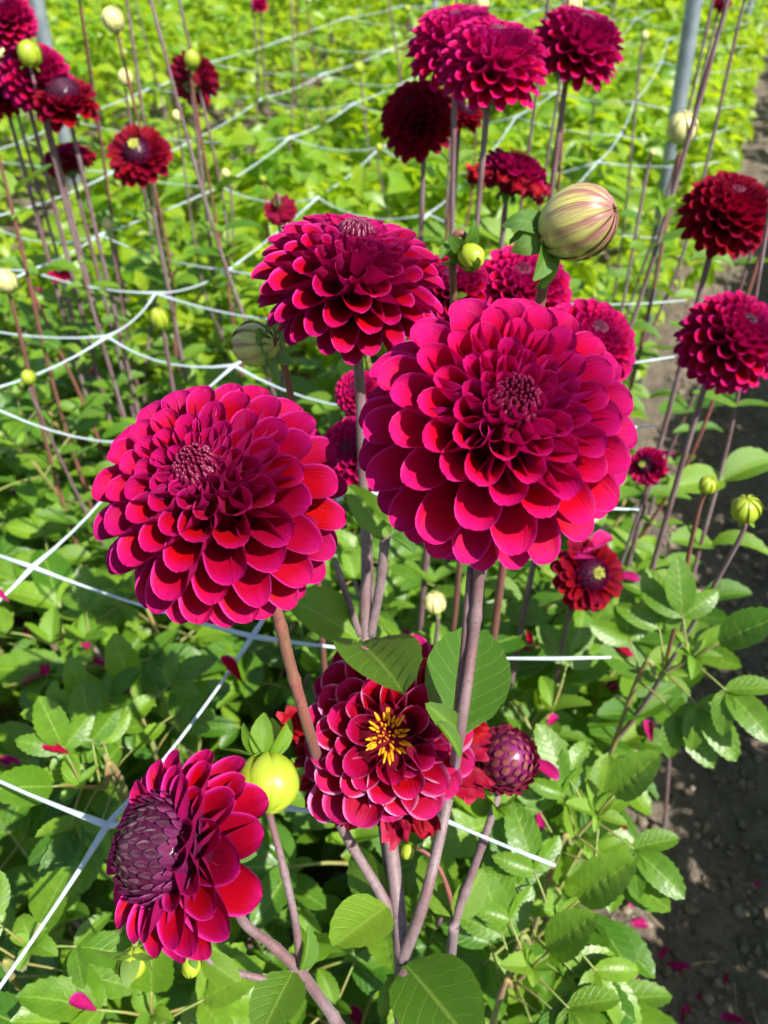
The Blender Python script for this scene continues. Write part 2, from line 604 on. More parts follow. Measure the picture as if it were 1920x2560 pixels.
def centre_mesh(name, n, rad, z, m, length, width, spread=0.5, seed=0, dome=0.3):
    """a cluster of small closed florets packed in a spiral"""
    r = np.random.default_rng(seed)
    V, F, A = [], [], []
    for i in range(n):
        f = (i + 0.5) / n
        q = rad * math.sqrt(f)
        az = i * GA + r.normal() * (0.5 if m == 'stamen' else 0.12)
        d = Vector((math.cos(az) * spread * f, math.sin(az) * spread * f, 1)).normalized()
        base = Vector((q * math.cos(az), q * math.sin(az), z - dome * rad * f))
        L = length * (0.6 + 0.6 * f) * r.uniform(0.85, 1.15)
        wv = width * (0.65 + 0.6 * f)
        fr = frame(d)
        o = len(V)
        prof = [(0.55, -0.8), (0.95, -0.1), (0.95, 0.4), (0.6, 0.8), (0.12, 1.05)]
        for a, (pr, pz) in enumerate(prof):
            for k in range(6):
                an = 2 * math.pi * k / 6
                p = base + fr @ Vector((pr * wv * math.cos(an), pr * wv * math.sin(an), pz * L))
                V.append(p)
                A.append((a / 4, 0.3, 0))
        F += grid_faces(5, 6, o, True)
        F.append(tuple(o + 24 + k for k in range(6)))
    return mesh(name, V, F, A, (m,))


CENTRES = {
    'ball': centre_mesh('flower_centre', 80, 0.175, 0.66, 'floret_red', 0.060, 0.0215, -0.45, dome=0.45),
    'ball_dark': centre_mesh('flower_centre_dark', 80, 0.175, 0.66, 'floret_dark', 0.060, 0.0215, -0.45, dome=0.45),
    'stamen': centre_mesh('stamen_tuft', 64, 0.17, 0.36, 'stamen', 0.14, 0.017, 0.8, seed=4, dome=0.3),
    'eye': centre_mesh('pale_centre', 40, 0.14, 0.30, 'eye', 0.09, 0.026, 0.3, dome=0.35),
}
SCALE = {k: scale_mesh('floret_scale_' + k, k) for k in ('floret', 'floret_dark', 'bud_red', 'petal')}


def sepal_mesh(name, m, curl, wid=0.30, nu=7, nv=5):
    V, A = [], []
    y = z = 0
    for i in range(nu):
        u = i / (nu - 1)
        if i:
            y += math.cos(curl * u) / (nu - 1)
            z += math.sin(curl * u) / (nu - 1)
        s = wid * max(0.05, math.sin(math.pi * (0.16 + 0.82 * u)) ** 0.8)
        for j in range(nv):
            v = -1 + 2 * j / (nv - 1)
            V.append((v * s, y, z + 0.25 * s * v * v))
            A.append((u, v, 0.3))
    return mesh(name, V, grid_faces(nu, nv), A, (m,))


SEPAL = [sepal_mesh('sepal', 'sepal', c) for c in (-0.9, -1.5, -2.0)]
SEPAL_Y = [sepal_mesh('sepal_young', 'leaf_young', c, 0.24) for c in (-0.6, -1.2, 0.6)]


def put(name, me, parent, mtx):
    o = bpy.data.objects.new(name, me)
    COL.objects.link(o)
    o.parent = parent
    o.matrix_basis = mtx
    return o


def bloom(parent, base, centre, axis, R, style='ball', m='petal', seed=0, spin=0.0, flat=0.88, th1=126, dens=1.0, cm='ball', sepals=True, rim=0.2):
    """a flower head: bloom core > petals, florets, sepals"""
    r = random.Random(seed)
    rot = frame(axis) @ Matrix.Rotation(spin, 3, 'Z')
    b = put('bloom', CORE, parent, trs(Vector(centre) - Vector(base), rot, (R, R, R)))
    lib = petal_set(m)
    th0 = 14.0
    n = 0
    lst = []
    if style in ('ball',):
        th = R_(th0)
        while th < R_(th1):
            k = np.clip((math.degrees(th) - th0) / 50.0, 0, 1) ** 0.8
            s = 0.125 + 0.165 * float(k)
            lst.append((th, s))
            th += s * s * 1.02 * (1 + rim * float(sstep((math.degrees(th) - 38) / 34)) * (1 - 1.0 * float(sstep((math.degrees(th) - 80) / 14)))) / dens / (2 * math.pi * math.sin(th))
    elif style == 'dome':
        th = R_(50)
        while th < R_(112):
            k = float(sstep((math.degrees(th) - 50) / 35.0))
            s = 0.23 + 0.19 * k
            lst.append((th, s))
            th += s * s * 1.05 / (2 * math.pi * math.sin(th))
    elif style == 'open':
        th = R_(26)
        while th < R_(124):
            k = float(sstep((math.degrees(th) - 26) / 45.0))
            s = 0.24 + 0.15 * k
            lst.append((th, s))
            th += s * s * 0.90 / (2 * math.pi * math.sin(th))
    elif style == 'small':
        th = R_(55)
        while th < R_(104):
            k = float(sstep((math.degrees(th) - 55) / 30.0))
            s = 0.20 + 0.17 * k
            lst.append((th, s))
            th += s * s * 1.15 / (2 * math.pi * math.sin(th))
    for i, (th, s) in enumerate(lst):
        deg = math.degrees(th)
        jit = 0.45 if style == 'ball' else 1.0
        az = i * GA + r.gauss(0, 0.045 * jit)
        th_ = th + r.gauss(0, 0.022 * jit)
        rho = Vector((math.cos(az), math.sin(az), 0))
        d = rho * math.sin(th_) + Vector((0, 0, math.cos(th_)))
        rad = 1.0 - 0.17 * (1 - float(sstep((deg - 15) / 30))) if style == 'ball' else 1.0
        rad *= 1 + r.gauss(0, 0.022 * jit)
        if style == 'open':
            rad *= 1 + r.gauss(0, 0.06) + 0.04 * math.cos(az - 1.2)
        tip = Vector((d.x, d.y, d.z * flat)) * rad
        bs = rho * 0.10 + Vector((0, 0, 0.05 - 0.12 * math.sin(th_)))
        yv = tip - bs
        L = yv.length
        et = rho * math.cos(th_) - Vector((0, 0, math.sin(th_)))
        fr = frame_y(yv, -et)
        fr = fr @ Matrix.Rotation(r.gauss(0, 0.10 * jit), 3, 'Y') @ Matrix.Rotation(r.gauss(0, 0.035), 3, 'X')
        q = r.randrange(3)
        if style == 'ball':
            c = min(5, max(0, int((deg - 17) / 16.0 + r.uniform(-0.3, 0.3))))
            ch = s * (0.96 + 0.07 * float(sstep((deg - 30) / 50)))
            me = lib[c][q]
        elif style == 'dome':
            c = 3 if deg < 58 else (4 if deg < 70 else 5)
            ch = s * 1.18
            me = lib[c][q]
        elif style == 'open':
            c = r.choice((1, 2, 4)) if deg < 42 else (r.choice((3, 4)) if deg < 62 else (4 if deg < 80 else 5))
            ch = s * 1.15
            me = lib[c][q]
            if deg > 90 and r.random() < 0.85 and (rot @ rho).dot(UP) < 0.25:
                me = wither_set()[r.randrange(4)]
                L *= r.uniform(1.0, 1.22)
                fr = fr @ Matrix.Rotation(r.gauss(0, 0.25), 3, 'Y')
                ch *= 1.15
        else:
            c = 4 if deg < 75 else 5
            ch = s * 1.1
            me = lib[c][q]
        ch *= r.uniform(0.93, 1.07)
        put('petal', me, b, trs(bs, fr, (ch, L, ch)))
    I4 = Matrix.Identity(4)
    if style == 'ball':
        o = put('flower_centre', CENTRES[cm], b, I4)
        o['kind'] = 'stuff'
    elif style in ('dome', 'small'):
        # closed florets still folded over the dome, tips towards the middle
        Rd, zc = (0.50, 0.26) if style == 'dome' else (0.43, 0.20)
        nn = 120 if style == 'dome' else 60
        for i in range(nn):
            f = (i + 0.6) / nn
            th = R_(6) + R_(84 if style == 'dome' else 76) * f ** 0.62
            az = i * GA
            rho = Vector((math.cos(az), math.sin(az), 0))
            d = rho * math.sin(th) + Vector((0, 0, math.cos(th)))
            et = rho * math.cos(th) - Vector((0, 0, math.sin(th)))
            lift = 0.28 + (0.55 if f > 0.86 else 0.0)
            fr = frame_y(-et + d * lift, d)
            sz = (0.085 + 0.13 * f) * (1.0 if style == 'dome' else 0.95)
            pos = d * (Rd - 0.01) + et * sz * 0.45 + Vector((0, 0, zc))
            k = 'floret_dark' if f < 0.45 else 'floret'
            if m == 'petal_dark' or style == 'small':
                k = 'floret_dark' if f < 0.7 else 'petal'
            put('floret', SCALE[k], b, trs(pos, fr, (sz * 0.72, sz * r.uniform(0.95, 1.2), sz)))
        V, F, A = lathe([(Rd * math.sin(a), zc + (Rd - 0.02) * math.cos(a)) for a in (2.2, 1.8, 1.4, 1.0, 0.6, 0.3, 0.05)], 14)
        put('flower_centre', mesh('dome', V, F, A, ('floret_dark',)), b, I4)
        if style == 'small':
            o = put('stamen', CENTRES['eye'], b, Matrix.Translation((0, 0, 0.32)))
            o['kind'] = 'stuff'
    elif style == 'open':
        o = put('stamen', CENTRES['stamen'], b, Matrix.Translation((0, 0, 0.21)))
        o['kind'] = 'stuff'
    if sepals:
        for i in range(6):
            az = i * math.pi / 3 + r.uniform(-.1, .1)
            rho = Vector((math.cos(az), math.sin(az), 0))
            put('sepal', SEPAL[1 + i % 2], b, trs(rho * 0.07 + Vector((0, 0, -0.34)), frame_y(rho + Vector((0, 0, -0.2)), (0, 0, 1)), (0.34, 0.42, 0.34)))
    return b


def bud_strip(name, m, half, nu=14, nv=6, openness=0.0, seed=0):
    """one overlapping outer petal of a closed bud: a meridian slice of a unit ball, one side lifted"""
    V, A = [], []
    for i in range(nu):
        u = i / (nu - 1)
        pol = R_(168) - R_(160) * u
        for j in range(nv):
            v = -1 + 2 * j / (nv - 1)
            az = half * v * (1.0 + 0.25 * math.sin(math.pi * u))
            rr = 1.0 + 0.085 * v + 0.05 * (1 - v * v) + openness * max(0, u - 0.75) + 0.02 * math.sin(9 * u + 2 * v)
            sp = math.sin(pol)
            V.append((rr * sp * math.sin(az), rr * sp * math.cos(az), rr * 1.06 * math.cos(pol)))
            A.append((u, v, 0))
    return mesh(name, V, grid_faces(nu, nv), A, (m,))


STRIP = {k: bud_strip('bud_petal_' + k, k, math.pi / 9) for k in ('bud_striped', 'bud_green', 'bud_cream')}
BALL_V = lathe([(0.97 * math.sin(a), 1.02 * math.cos(a)) for a in np.linspace(3.05, 0.06, 14)], 20)
BUDCORE = {k: mesh('bud_core_' + k, *BALL_V, (k,)) for k in ('bud_striped', 'bud_green', 'bud_cream', 'floret')}


def bud(parent, base, centre, axis, rad, kind='bud_green', n=11, seed=0, sep=6, sep_len=0.95, stretch=1.0, young=False, reflex=None):
    r = random.Random(seed)
    rot = frame(axis) @ Matrix.Rotation(r.uniform(0, 6), 3, 'Z')
    core = 'floret' if kind == 'bud_red' else kind
    b = put('bud', BUDCORE[core], parent, trs(Vector(centre) - Vector(base), rot, (rad, rad, rad * stretch)))
    if kind == 'bud_red':
        for i in range(95):
            f = (i + 0.5) / 95
            th = R_(8) + R_(125) * f ** 0.7
            az = i * GA
            rho = Vector((math.cos(az), math.sin(az), 0))
            d = rho * math.sin(th) + Vector((0, 0, math.cos(th)))
            et = rho * math.cos(th) - Vector((0, 0, math.sin(th)))
            fr = frame_y(-et + d * 0.16, d)
            sz = 0.24 + 0.46 * f
            put('floret', SCALE['bud_red'], b, trs(d * 1.05 + et * sz * 0.5, fr, (sz * 0.85, sz * r.uniform(1.0, 1.35), sz)))
    else:
        for i in range(n):
            put('bud_petal', STRIP[kind], b, Matrix.Rotation(i * 2 * math.pi / n + r.uniform(-.05, .05), 4, 'Z') @ Matrix.Diagonal((9.0 / n * 1.0 if n < 9 else 1, 1, 1, 1)))
    lib = SEPAL_Y if young else SEPAL
    for i in range(sep):
        az = i * 2 * math.pi / sep + r.uniform(-.2, .2)
        rho = Vector((math.cos(az), math.sin(az), 0))
        tilt = r.uniform(-0.2, 0.5) if reflex is None else reflex + r.uniform(-0.2, 0.2)
        l = sep_len * r.uniform(0.85, 1.2)
        put('sepal', lib[r.randrange(3)], b, trs(rho * 0.22 + Vector((0, 0, -0.98)), frame_y(rho + Vector((0, 0, tilt)), (0, 0, 1)), (l * 1.0, l, l)))
    return b


def stem_part(parent, base, pts, radii, m='stem', sides=10, n=6, name='stem'):
    path = spline([Vector(p) - Vector(base) for p in pts], n + 4)
    tt = np.linspace(0, 1, len(path))
    radii = 0.87 * np.interp(tt, np.linspace(0, 1, len(radii)), radii)
    q = random.Random(len(path) + int(1e5 * abs(path[0][0])))
    for node in (q.uniform(0.22, 0.4), q.uniform(0.5, 0.7)):
        radii = radii * (1 + 0.22 * np.exp(-((tt - node) / 0.014) ** 2))
    radii = radii * (1 + 0.025 * np.sin(17 * tt + q.uniform(0, 6)))
    # slight swelling at the joints keeps a stem from being a plain tube
    V, F, A = tube(path, radii, sides)
    return link(name, mesh('stem', V, F, A, (m,)), parent)


# ------------------------------------------------------------------ leaves
def leaflet(L, W, teeth=6, nv=5, nu=18, droop=0.25, fold=0.18, quilt=0.007, r=0.0, serr=0.032, seed=0):
    """returns verts/attrs of a leaflet lying along +Y with its face up"""
    rg = np.random.default_rng(seed)
    V, A = [], []
    tw = rg.normal() * 0.25
    ph = rg.uniform(0, 6)
    y = z = 0.0
    pu = 0.0
    for i in range(nu):
        u = i / (nu - 1)
        a = -droop * (u - 0.15) * 2
        y += (u - pu) * math.cos(a)
        z += (u - pu) * math.sin(a)
        pu = u
        s = W * 2.35 * (0.02 + u) ** 0.62 * max(0.0, 1 - u) ** 0.72
        s *= (1 + serr * (1 if i % 2 else -1)) if 0.15 < u < 0.97 else 1
        if i == nu - 1:
            s = 0.003
        for j in range(nv):
            v = -1 + 2 * j / (nv - 1)
            back = 0.03 * abs(v) if (i % 2 and abs(v) > 0.9 and i < nu - 1) else 0
            q = quilt * math.sin(2 * math.pi * (u * 7 - abs(v) * 1.9)) * (1 - abs(v)) * 2 if abs(v) < 0.99 else quilt * 0.6 * math.sin(9 * u + ph)
            t = tw * (u - 0.3)
            x = v * s
            zz = fold * abs(v) * s * 2 + q + x * t
            V.append((x * L, (y + back) * L, (z + zz) * L))
            A.append((u, v, r))
    return V, grid_faces(nu, nv), A


def compound(n, seed, L=0.075, far=False):
    """a pinnate dahlia leaf: stalk plus 1, 3 or 5 toothed leaflets"""
    rg = random.Random(seed)
    V, F, A, FM = [], [], [], []

    def add(vv, ff, aa, mi, mtx=None):
        o = len(V)
        for p in vv:
            q = Vector(p)
            V.append(tuple(mtx @ q if mtx else q))
        A.extend(aa)
        for f in ff:
            F.append(tuple(k + o for k in f))
            FM.append(mi)
    stalk = L * (0.55 if n == 1 else (0.95 if n == 3 else 1.4))
    pth = [(0, 0, 0), (0, stalk * 0.5, 0.008), (0, stalk, 0.004)]
    add(*tube(spline([Vector(p) for p in pth], 3), [0.0020, 0.0013], 5), 1)

    def lf(pos, ang, l, k):
        vv, ff, aa = leaflet(l, rg.uniform(0.225, 0.29), droop=rg.uniform(0.05, 0.4), fold=rg.uniform(0.08, 0.28), r=rg.random() * 0.3, seed=seed * 7 + k)
        mm = Matrix.Translation(pos) @ Matrix.Rotation(ang, 4, 'Z') @ Matrix.Rotation(rg.uniform(-.25, .25), 4, 'Y') @ Matrix.Rotation(rg.uniform(-.2, .2), 4, 'X')
        add(vv, ff, aa, 0, mm)
    lf(Vector((0, stalk, 0.004)), rg.uniform(-.15, .15), L * rg.uniform(0.95, 1.2), 0)
    if n >= 3:
        for s in (-1, 1):
            lf(Vector((0, stalk * 0.93, 0.004)), s * rg.uniform(0.85, 1.15), L * rg.uniform(0.7, 0.95), 1 + s)
    if n >= 5:
        for s in (-1, 1):
            lf(Vector((0, stalk * 0.45, 0.006)), s * rg.uniform(1.0, 1.35), L * rg.uniform(0.5, 0.75), 4 + s)
    return mesh('leaf', V, F, A, ('leaf', 'petiole'), fmat=FM)


LEAVES = [compound(n, 11 + i) for i, n in enumerate((1, 3, 3, 3, 5, 5, 3, 1, 5))]


def single_leaf(name, seed, W, droop, fold, m='leaf', serr=0.0, nu=15, nv=7):
    V, F, A = leaflet(1.0, W, droop=droop, fold=fold, quilt=0.010, serr=serr, nu=nu, nv=nv, seed=seed)
    return mesh(name, V, F, A, (m,))


BRACT = [single_leaf('stem_leaf', 3 + i, W, d, f) for i, (W, d, f) in enumerate(((0.26, 0.2, 0.22), (0.30, 0.45, 0.30), (0.34, 0.1, 0.12), (0.22, 0.6, 0.35)))]
BRACT_Y = [single_leaf('young_stem_leaf', 23 + i, W, d, f, 'leaf_young', 0.05) for i, (W, d, f) in enumerate(((0.22, 0.2, 0.35), (0.26, 0.45, 0.3), (0.18, -0.2, 0.4)))]


def leaf_at(parent, base, p0, p1, nrm, me, wid=1.0, name='leaf'):
    y = Vector(p1) - Vector(p0)
    L = y.length
    return put(name, me, parent, trs(Vector(p0) - Vector(base), frame_y(y, nrm), (L * wid, L, L)))


def young_tip(parent, base, p, axis, size, seed=0, n=6, name='leaf'):
    """a tuft of small pale leaves round a growing tip"""
    r = random.Random(seed)
    rot = frame(axis)
    for i in range(n):
        az = i * 2.4 + r.uniform(-.3, .3)
        d = rot @ Vector((math.cos(az), math.sin(az), r.uniform(0.2, 1.1)))
        leaf_at(parent, base, Vector(p), Vector(p) + d.normalized() * size * r.uniform(0.6, 1.2), rot @ Vector((0, 0, 1)) + d * 0.01 + Vector((0.01, 0.02, 0)), BRACT_Y[r.randrange(3)], r.uniform(0.9, 1.3), name)


def fwd(p, axis, k):
    return Vector(p) + Vector(axis) * k


# ================================================================== THE SETTING
def axis_coords(fine0, fine1, step, far0, far1):
    a = list(np.arange(fine0, fine1, step))
    k, x, up = step, a[-1], []
    while x < far1:
        k *= 1.12
        x += k
        up.append(x)
    k, x, dn = step, a[0], []
    while x > far0:
        k *= 1.12
        x -= k
        dn.append(x)
    return np.array(dn[::-1] + a + up)


def vnoise(x, y, sc, seed):
    """smooth value noise on arrays"""
    r = np.random.default_rng(seed)
    tb = r.random((64, 64))
    gx, gy = x * sc, y * sc
    ix, iy = np.floor(gx).astype(int), np.floor(gy).astype(int)
    fx, fy = gx - ix, gy - iy
    fx, fy = fx * fx * (3 - 2 * fx), fy * fy * (3 - 2 * fy)
    a, b = tb[ix % 64, iy % 64], tb[(ix + 1) % 64, iy % 64]
    c, d = tb[ix % 64, (iy + 1) % 64], tb[(ix + 1) % 64, (iy + 1) % 64]
    return (a * (1 - fx) + b * fx) * (1 - fy) + (c * (1 - fx) + d * fx) * fy - 0.5


def ground_z(x, y):
    x, y = np.asarray(x, float), np.asarray(y, float)
    return 0.05 * vnoise(x, y, 2.2, 1) + 0.030 * vnoise(x, y, 9, 2) + 0.020 * vnoise(x, y, 26, 3) + 0.012 * vnoise(x, y, 60, 4)


gx = axis_coords(-0.9, 0.7, 0.011, -60, 60)
gy = axis_coords(0.05, 2.4, 0.012, -40, 120)
GX, GY = np.meshgrid(gx, gy)
GZ = ground_z(GX, GY) * np.exp(-np.maximum(0, np.hypot(GX, GY) - 8) / 8)
nx, ny = len(gx), len(gy)
idx = np.arange(nx * ny).reshape(ny, nx)
FQ = np.stack([idx[:-1, :-1], idx[:-1, 1:], idx[1:, 1:], idx[1:, :-1]], -1).reshape(-1, 4)
g = link('ground', mesh('ground', np.stack([GX, GY, GZ], -1).reshape(-1, 3), FQ, None, ('soil',)))
g['kind'] = 'structure'

# crumbs of soil on the path and between the plants
ico_v = np.array([(0, 0, 1), (0.89, 0, 0.45), (0.28, 0.85, 0.45), (-0.72, 0.53, 0.45), (-0.72, -0.53, 0.45), (0.28, -0.85, 0.45), (0.72, 0.53, -0.45), (-0.28, 0.85, -0.45), (-0.89, 0, -0.45), (-0.28, -0.85, -0.45), (0.72, -0.53, -0.45), (0, 0, -1)])
ico_f = np.array([(0, 1, 2), (0, 2, 3), (0, 3, 4), (0, 4, 5), (0, 5, 1), (1, 6, 2), (2, 7, 3), (3, 8, 4), (4, 9, 5), (5, 10, 1), (6, 7, 2), (7, 8, 3), (8, 9, 4), (9, 10, 5), (10, 6, 1), (11, 7, 6), (11, 8, 7), (11, 9, 8), (11, 10, 9), (11, 6, 10)])
VV, FF = [], []
nc = 7500
cxs = np.where(RNG.random(nc) < 0.75, RNG.uniform(0.03, 0.5, nc), RNG.uniform(-1.0, 0.1, nc))
cys = RNG.uniform(0.1, 1, nc) ** 1.5 * 3.2
czs = ground_z(cxs, cys)
for i in range(nc):
    s = 0.0018 + 0.0105 * RNG.random() ** 3.5
    v = ico_v * (s * RNG.uniform(0.6, 1.3, (12, 1))) * RNG.uniform(0.7, 1.2, 3) * np.array([1, 1, 0.75])
    VV.append(v + (cxs[i], cys[i], czs[i] + s * 0.25))
    FF.append(ico_f + 12 * i)
cl = link('soil_crumbs', mesh('soil_crumbs', np.concatenate(VV), np.concatenate(FF), None, ('clod',), smooth_=False))
cl['kind'] = 'stuff'
tag(cl, 'loose brown soil crumbs scattered over the bare path', 'soil')

VV, FF = [], []
for i in range(90):
    x, y = RNG.uniform(0.06, 0.42), RNG.uniform(0.2, 1.6)
    a, L = RNG.uniform(0, 6.28), RNG.uniform(0.006, 0.028)
    w_ = RNG.uniform(0.0006, 0.0014)
    z = float(ground_z(x, y)) + 0.003
    dx, dy = math.cos(a), math.sin(a)
    o = len(VV)
    for k in (-1, 0, 1):
        for q in (-1, 1):
            VV.append((x + dx * L * k - dy * w_ * q, y + dy * L * k + dx * w_ * q, z + 0.003 * (k == 0) + 0.001 * q))
    FF += [(o, o + 2, o + 3, o + 1), (o + 2, o + 4, o + 5, o + 3)]
stw = link('dry_straw', mesh('dry_straw', VV, FF, None, ('straw',)))
stw['kind'] = 'stuff'
tag(stw, 'tiny dry straw bits scattered on the bare soil path', 'straw')

# ------------------------------------------------------------------ foliage too far or too dense to count


def canopy(x, y, x0, x1, top, seed):
    """height of the leaf canopy: one mound per plant, lower at the bed's edges"""
    e = np.clip(np.minimum(x - x0, x1 - x) / 0.22, 0, 1)
    return top * (0.62 + 0.38 * e) + 0.26 * vnoise(x, y, 3.0, seed) + 0.13 * vnoise(x, y, 7.5, seed + 1)


def far_leaves(name, boxes, seed, m, label):
    """boxes: (x0, x1, y0, y1, top, leaves, leaf length, depth)"""
    r = np.random.default_rng(seed)
    tv, tf, ta = leaflet(1.0, 0.30, nv=3, nu=6, droop=0.3, fold=0.25, quilt=0.0, serr=0.09, seed=5)
    tv, tf, ta = np.array(tv), np.array(tf), np.array(ta)
    nv_ = len(tv)
    Vs, Fs, As = [], [], []
    off = 0
    for (x0, x1, y0, y1, top, n, ll, depth) in boxes:
        x = r.uniform(x0, x1, n)
        y = y0 + (y1 - y0) * r.random(n) ** 1.15
        zc = canopy(x, y, x0, x1, top, seed)
        dz = depth * r.random(n) ** 1.6
        z = np.maximum(0.05, zc - dz)
        # leaves face mostly up, tilted every way
        az = r.uniform(0, 2 * math.pi, n)
        el = r.normal(-0.15, 0.38, n)
        yv = np.stack([np.cos(az) * np.cos(el), np.sin(az) * np.cos(el), np.sin(el)], -1)
        up = np.stack([r.normal(0, 0.45, n), r.normal(0, 0.45, n), np.ones(n)], -1)
        xv = np.cross(yv, up)
        xv /= np.linalg.norm(xv, axis=1)[:, None]
        zv = np.cross(xv, yv)
        Ls = ll * r.uniform(0.6, 1.3, n) * (1 + 0.06 * (y - y0))
        rot = np.stack([xv, yv, zv], 1) * Ls[:, None, None]
        P_ = np.einsum('vk,nkc->nvc', tv, rot) + np.stack([x, y, z], -1)[:, None, :]
        Vs.append(P_.reshape(-1, 3))
        A_ = np.repeat(ta[None], n, 0)
        A_[:, :, 2] = r.random(n)[:, None]
        As.append(A_.reshape(-1, 3))
        Fs.append((tf[None] + (off + np.arange(n) * nv_)[:, None, None]).reshape(-1, 4))
        off += n * nv_
    o = link(name, mesh(name, np.concatenate(Vs), np.concatenate(Fs), np.concatenate(As), (m,)))
    o['kind'] = 'stuff'
    tag(o, label, 'foliage')
    return o


BX0, BX1 = -1.50, 0.10
far_leaves('dahlia_foliage', [
    (BX0, -0.06, 1.05, 2.6, 0.55, 5400, 0.062, 0.30),
    (BX0, BX1 - 0.03, 2.45, 6.0, 0.58, 9000, 0.066, 0.30),
    (BX0, BX1, 5.9, 15.0, 0.60, 6500, 0.085, 0.30)], 3, 'leaf_far', 'dense yellow green dahlia foliage filling the netted bed')
far_leaves('dahlia_foliage', [
    (-3.7, -2.15, 0.6, 5.0, 0.62, 5000, 0.07, 0.35),
    (-3.7, -2.15, 5.0, 16.0, 0.62, 6500, 0.09, 0.35),
    (-6.0, -4.35, 1.5, 18.0, 0.65, 7000, 0.10, 0.35),
    (-8.6, -6.7, 3.0, 18.0, 0.70, 5000, 0.12, 0.4),
    (-14.0, -9.2, 5.0, 24.0, 0.8, 7000, 0.15, 0.4)], 31, 'leaf_far', 'far green dahlia rows beyond the netted bed')
far_leaves('dahlia_foliage', [  # out-of-view row, added and packed dense to cast shade on the path
    (0.62, 2.0, -1.2, 3.4, 0.86, 13000, 0.075, 0.60),
    (0.62, 2.0, 3.9, 9.0, 0.78, 5000, 0.085, 0.60)], 57, 'leaf_far', 'unseen leafy dahlia row added across the bare soil path to shade it')

# ------------------------------------------------------------------ leafy plants near the viewer, leaf by leaf
PLANT_SPOTS = []
for j in range(4):
    for i in range(6):
        x = -0.03 - i * 0.235 + random.uniform(-0.05, 0.05) - (0.11 if j % 2 else 0)
        y = 0.22 + j * 0.27 + random.uniform(-0.05, 0.05)
        PLANT_SPOTS.append((x, y))
for i in range(5):
    PLANT_SPOTS.append((-0.25 - 0.26 * i + random.uniform(-.05, .05), 0.0 + random.uniform(-.04, .04)))
for i in range(3):
    PLANT_SPOTS.append((-0.10 + 0.02 * i + random.uniform(-.02, .02), 0.36 + 0.23 * i))
for k, (px, py) in enumerate(PLANT_SPOTS):
    r = random.Random(100 + k)
    gz = float(ground_z(px, py))
    b = Vector((px, py, gz - 0.01))
    t_ = thing('leafy_dahlia_plant', b, 'low leafy green dahlia plant, ' + ('spilling over the edge of the bare path' if px > -0.12 else 'second in from the bare path, under the net' if px > -0.36 else 'in the netted bed well away from the path'), 'plant', 'leafy dahlia plants by the path' if px > -0.12 else 'leafy dahlia plants second from the path' if px > -0.36 else 'leafy dahlia plants inside the bed')
    H = r.uniform(0.42, 0.55)
    if px > -0.1:
        H *= 0.95
    ns = r.choice((4, 4, 5))
    for s in range(ns):
        a = s * 2 * math.pi / ns + r.uniform(-.5, .5)
        d = Vector((math.cos(a), math.sin(a), 0))
        spread = r.uniform(0.06, 0.15)
        hh = H * r.uniform(0.8, 1.05)
        pts = [Vector((0, 0, 0)) + d * 0.01, d * spread * 0.5 + Vector((0, 0, hh * 0.5)), d * spread + Vector((0, 0, hh))]
        path = spline(pts, 5)
        V, F, A = tube(path, [0.0055, 0.0035, 0.0022], 6)
        put('stem', mesh('stem', V, F, A, ('stem_green' if r.random() < .5 else 'stem',)), t_, Matrix.Identity(4))
        nn = 10
        for q in range(nn):
            f = 0.25 + 0.75 * q / (nn - 1)
            pp = Vector(path[int(f * (len(path) - 1))])
            ba = a + q * math.pi / 2 + r.uniform(-.4, .4)
            for sd in (0, math.pi):
                if r.random() < 0.10:
                    continue
                aa = ba + sd + r.uniform(-.3, .3)
                el = r.uniform(0.1, 0.75) if f > 0.6 else r.uniform(-0.1, 0.4)
                dv = Vector((math.cos(aa) * math.cos(el), math.sin(aa) * math.cos(el), math.sin(el)))
                upv = Vector((r.gauss(0, .2), r.gauss(0, .2), 1)) - dv * 0.2
                sc = r.uniform(0.60, 1.08) * (0.75 if f > 0.93 else 1)
                put('leaf', LEAVES[r.randrange(len(LEAVES))], t_, trs(pp, frame_y(dv, upv), (sc, sc, sc)))
        # pale growing tip
        tp = Vector(path[-1])
        for q in range(3):
            aa = q * 2.1 + r.uniform(-.3, .3)
            dv = Vector((math.cos(aa), math.sin(aa), r.uniform(0.6, 1.6))).normalized()
            l = r.uniform(0.025, 0.045)
            put('leaf', BRACT_Y[q], t_, trs(tp, frame_y(dv, (0.02, 0.03, 1)), (l, l, l)))

# ------------------------------------------------------------------ steel posts


def lean_post(x0, y0, x1, y1, h):
    """a post standing on the soil at one sight line and passing another at the same depth along the row"""
    b = onz(x0, y0, 0.0)
    r = ray(x1, y1)
    q = CAM + r * (b.y / r.y)
    u = (q - b) / (q.z - b.z)
    return b, u * h


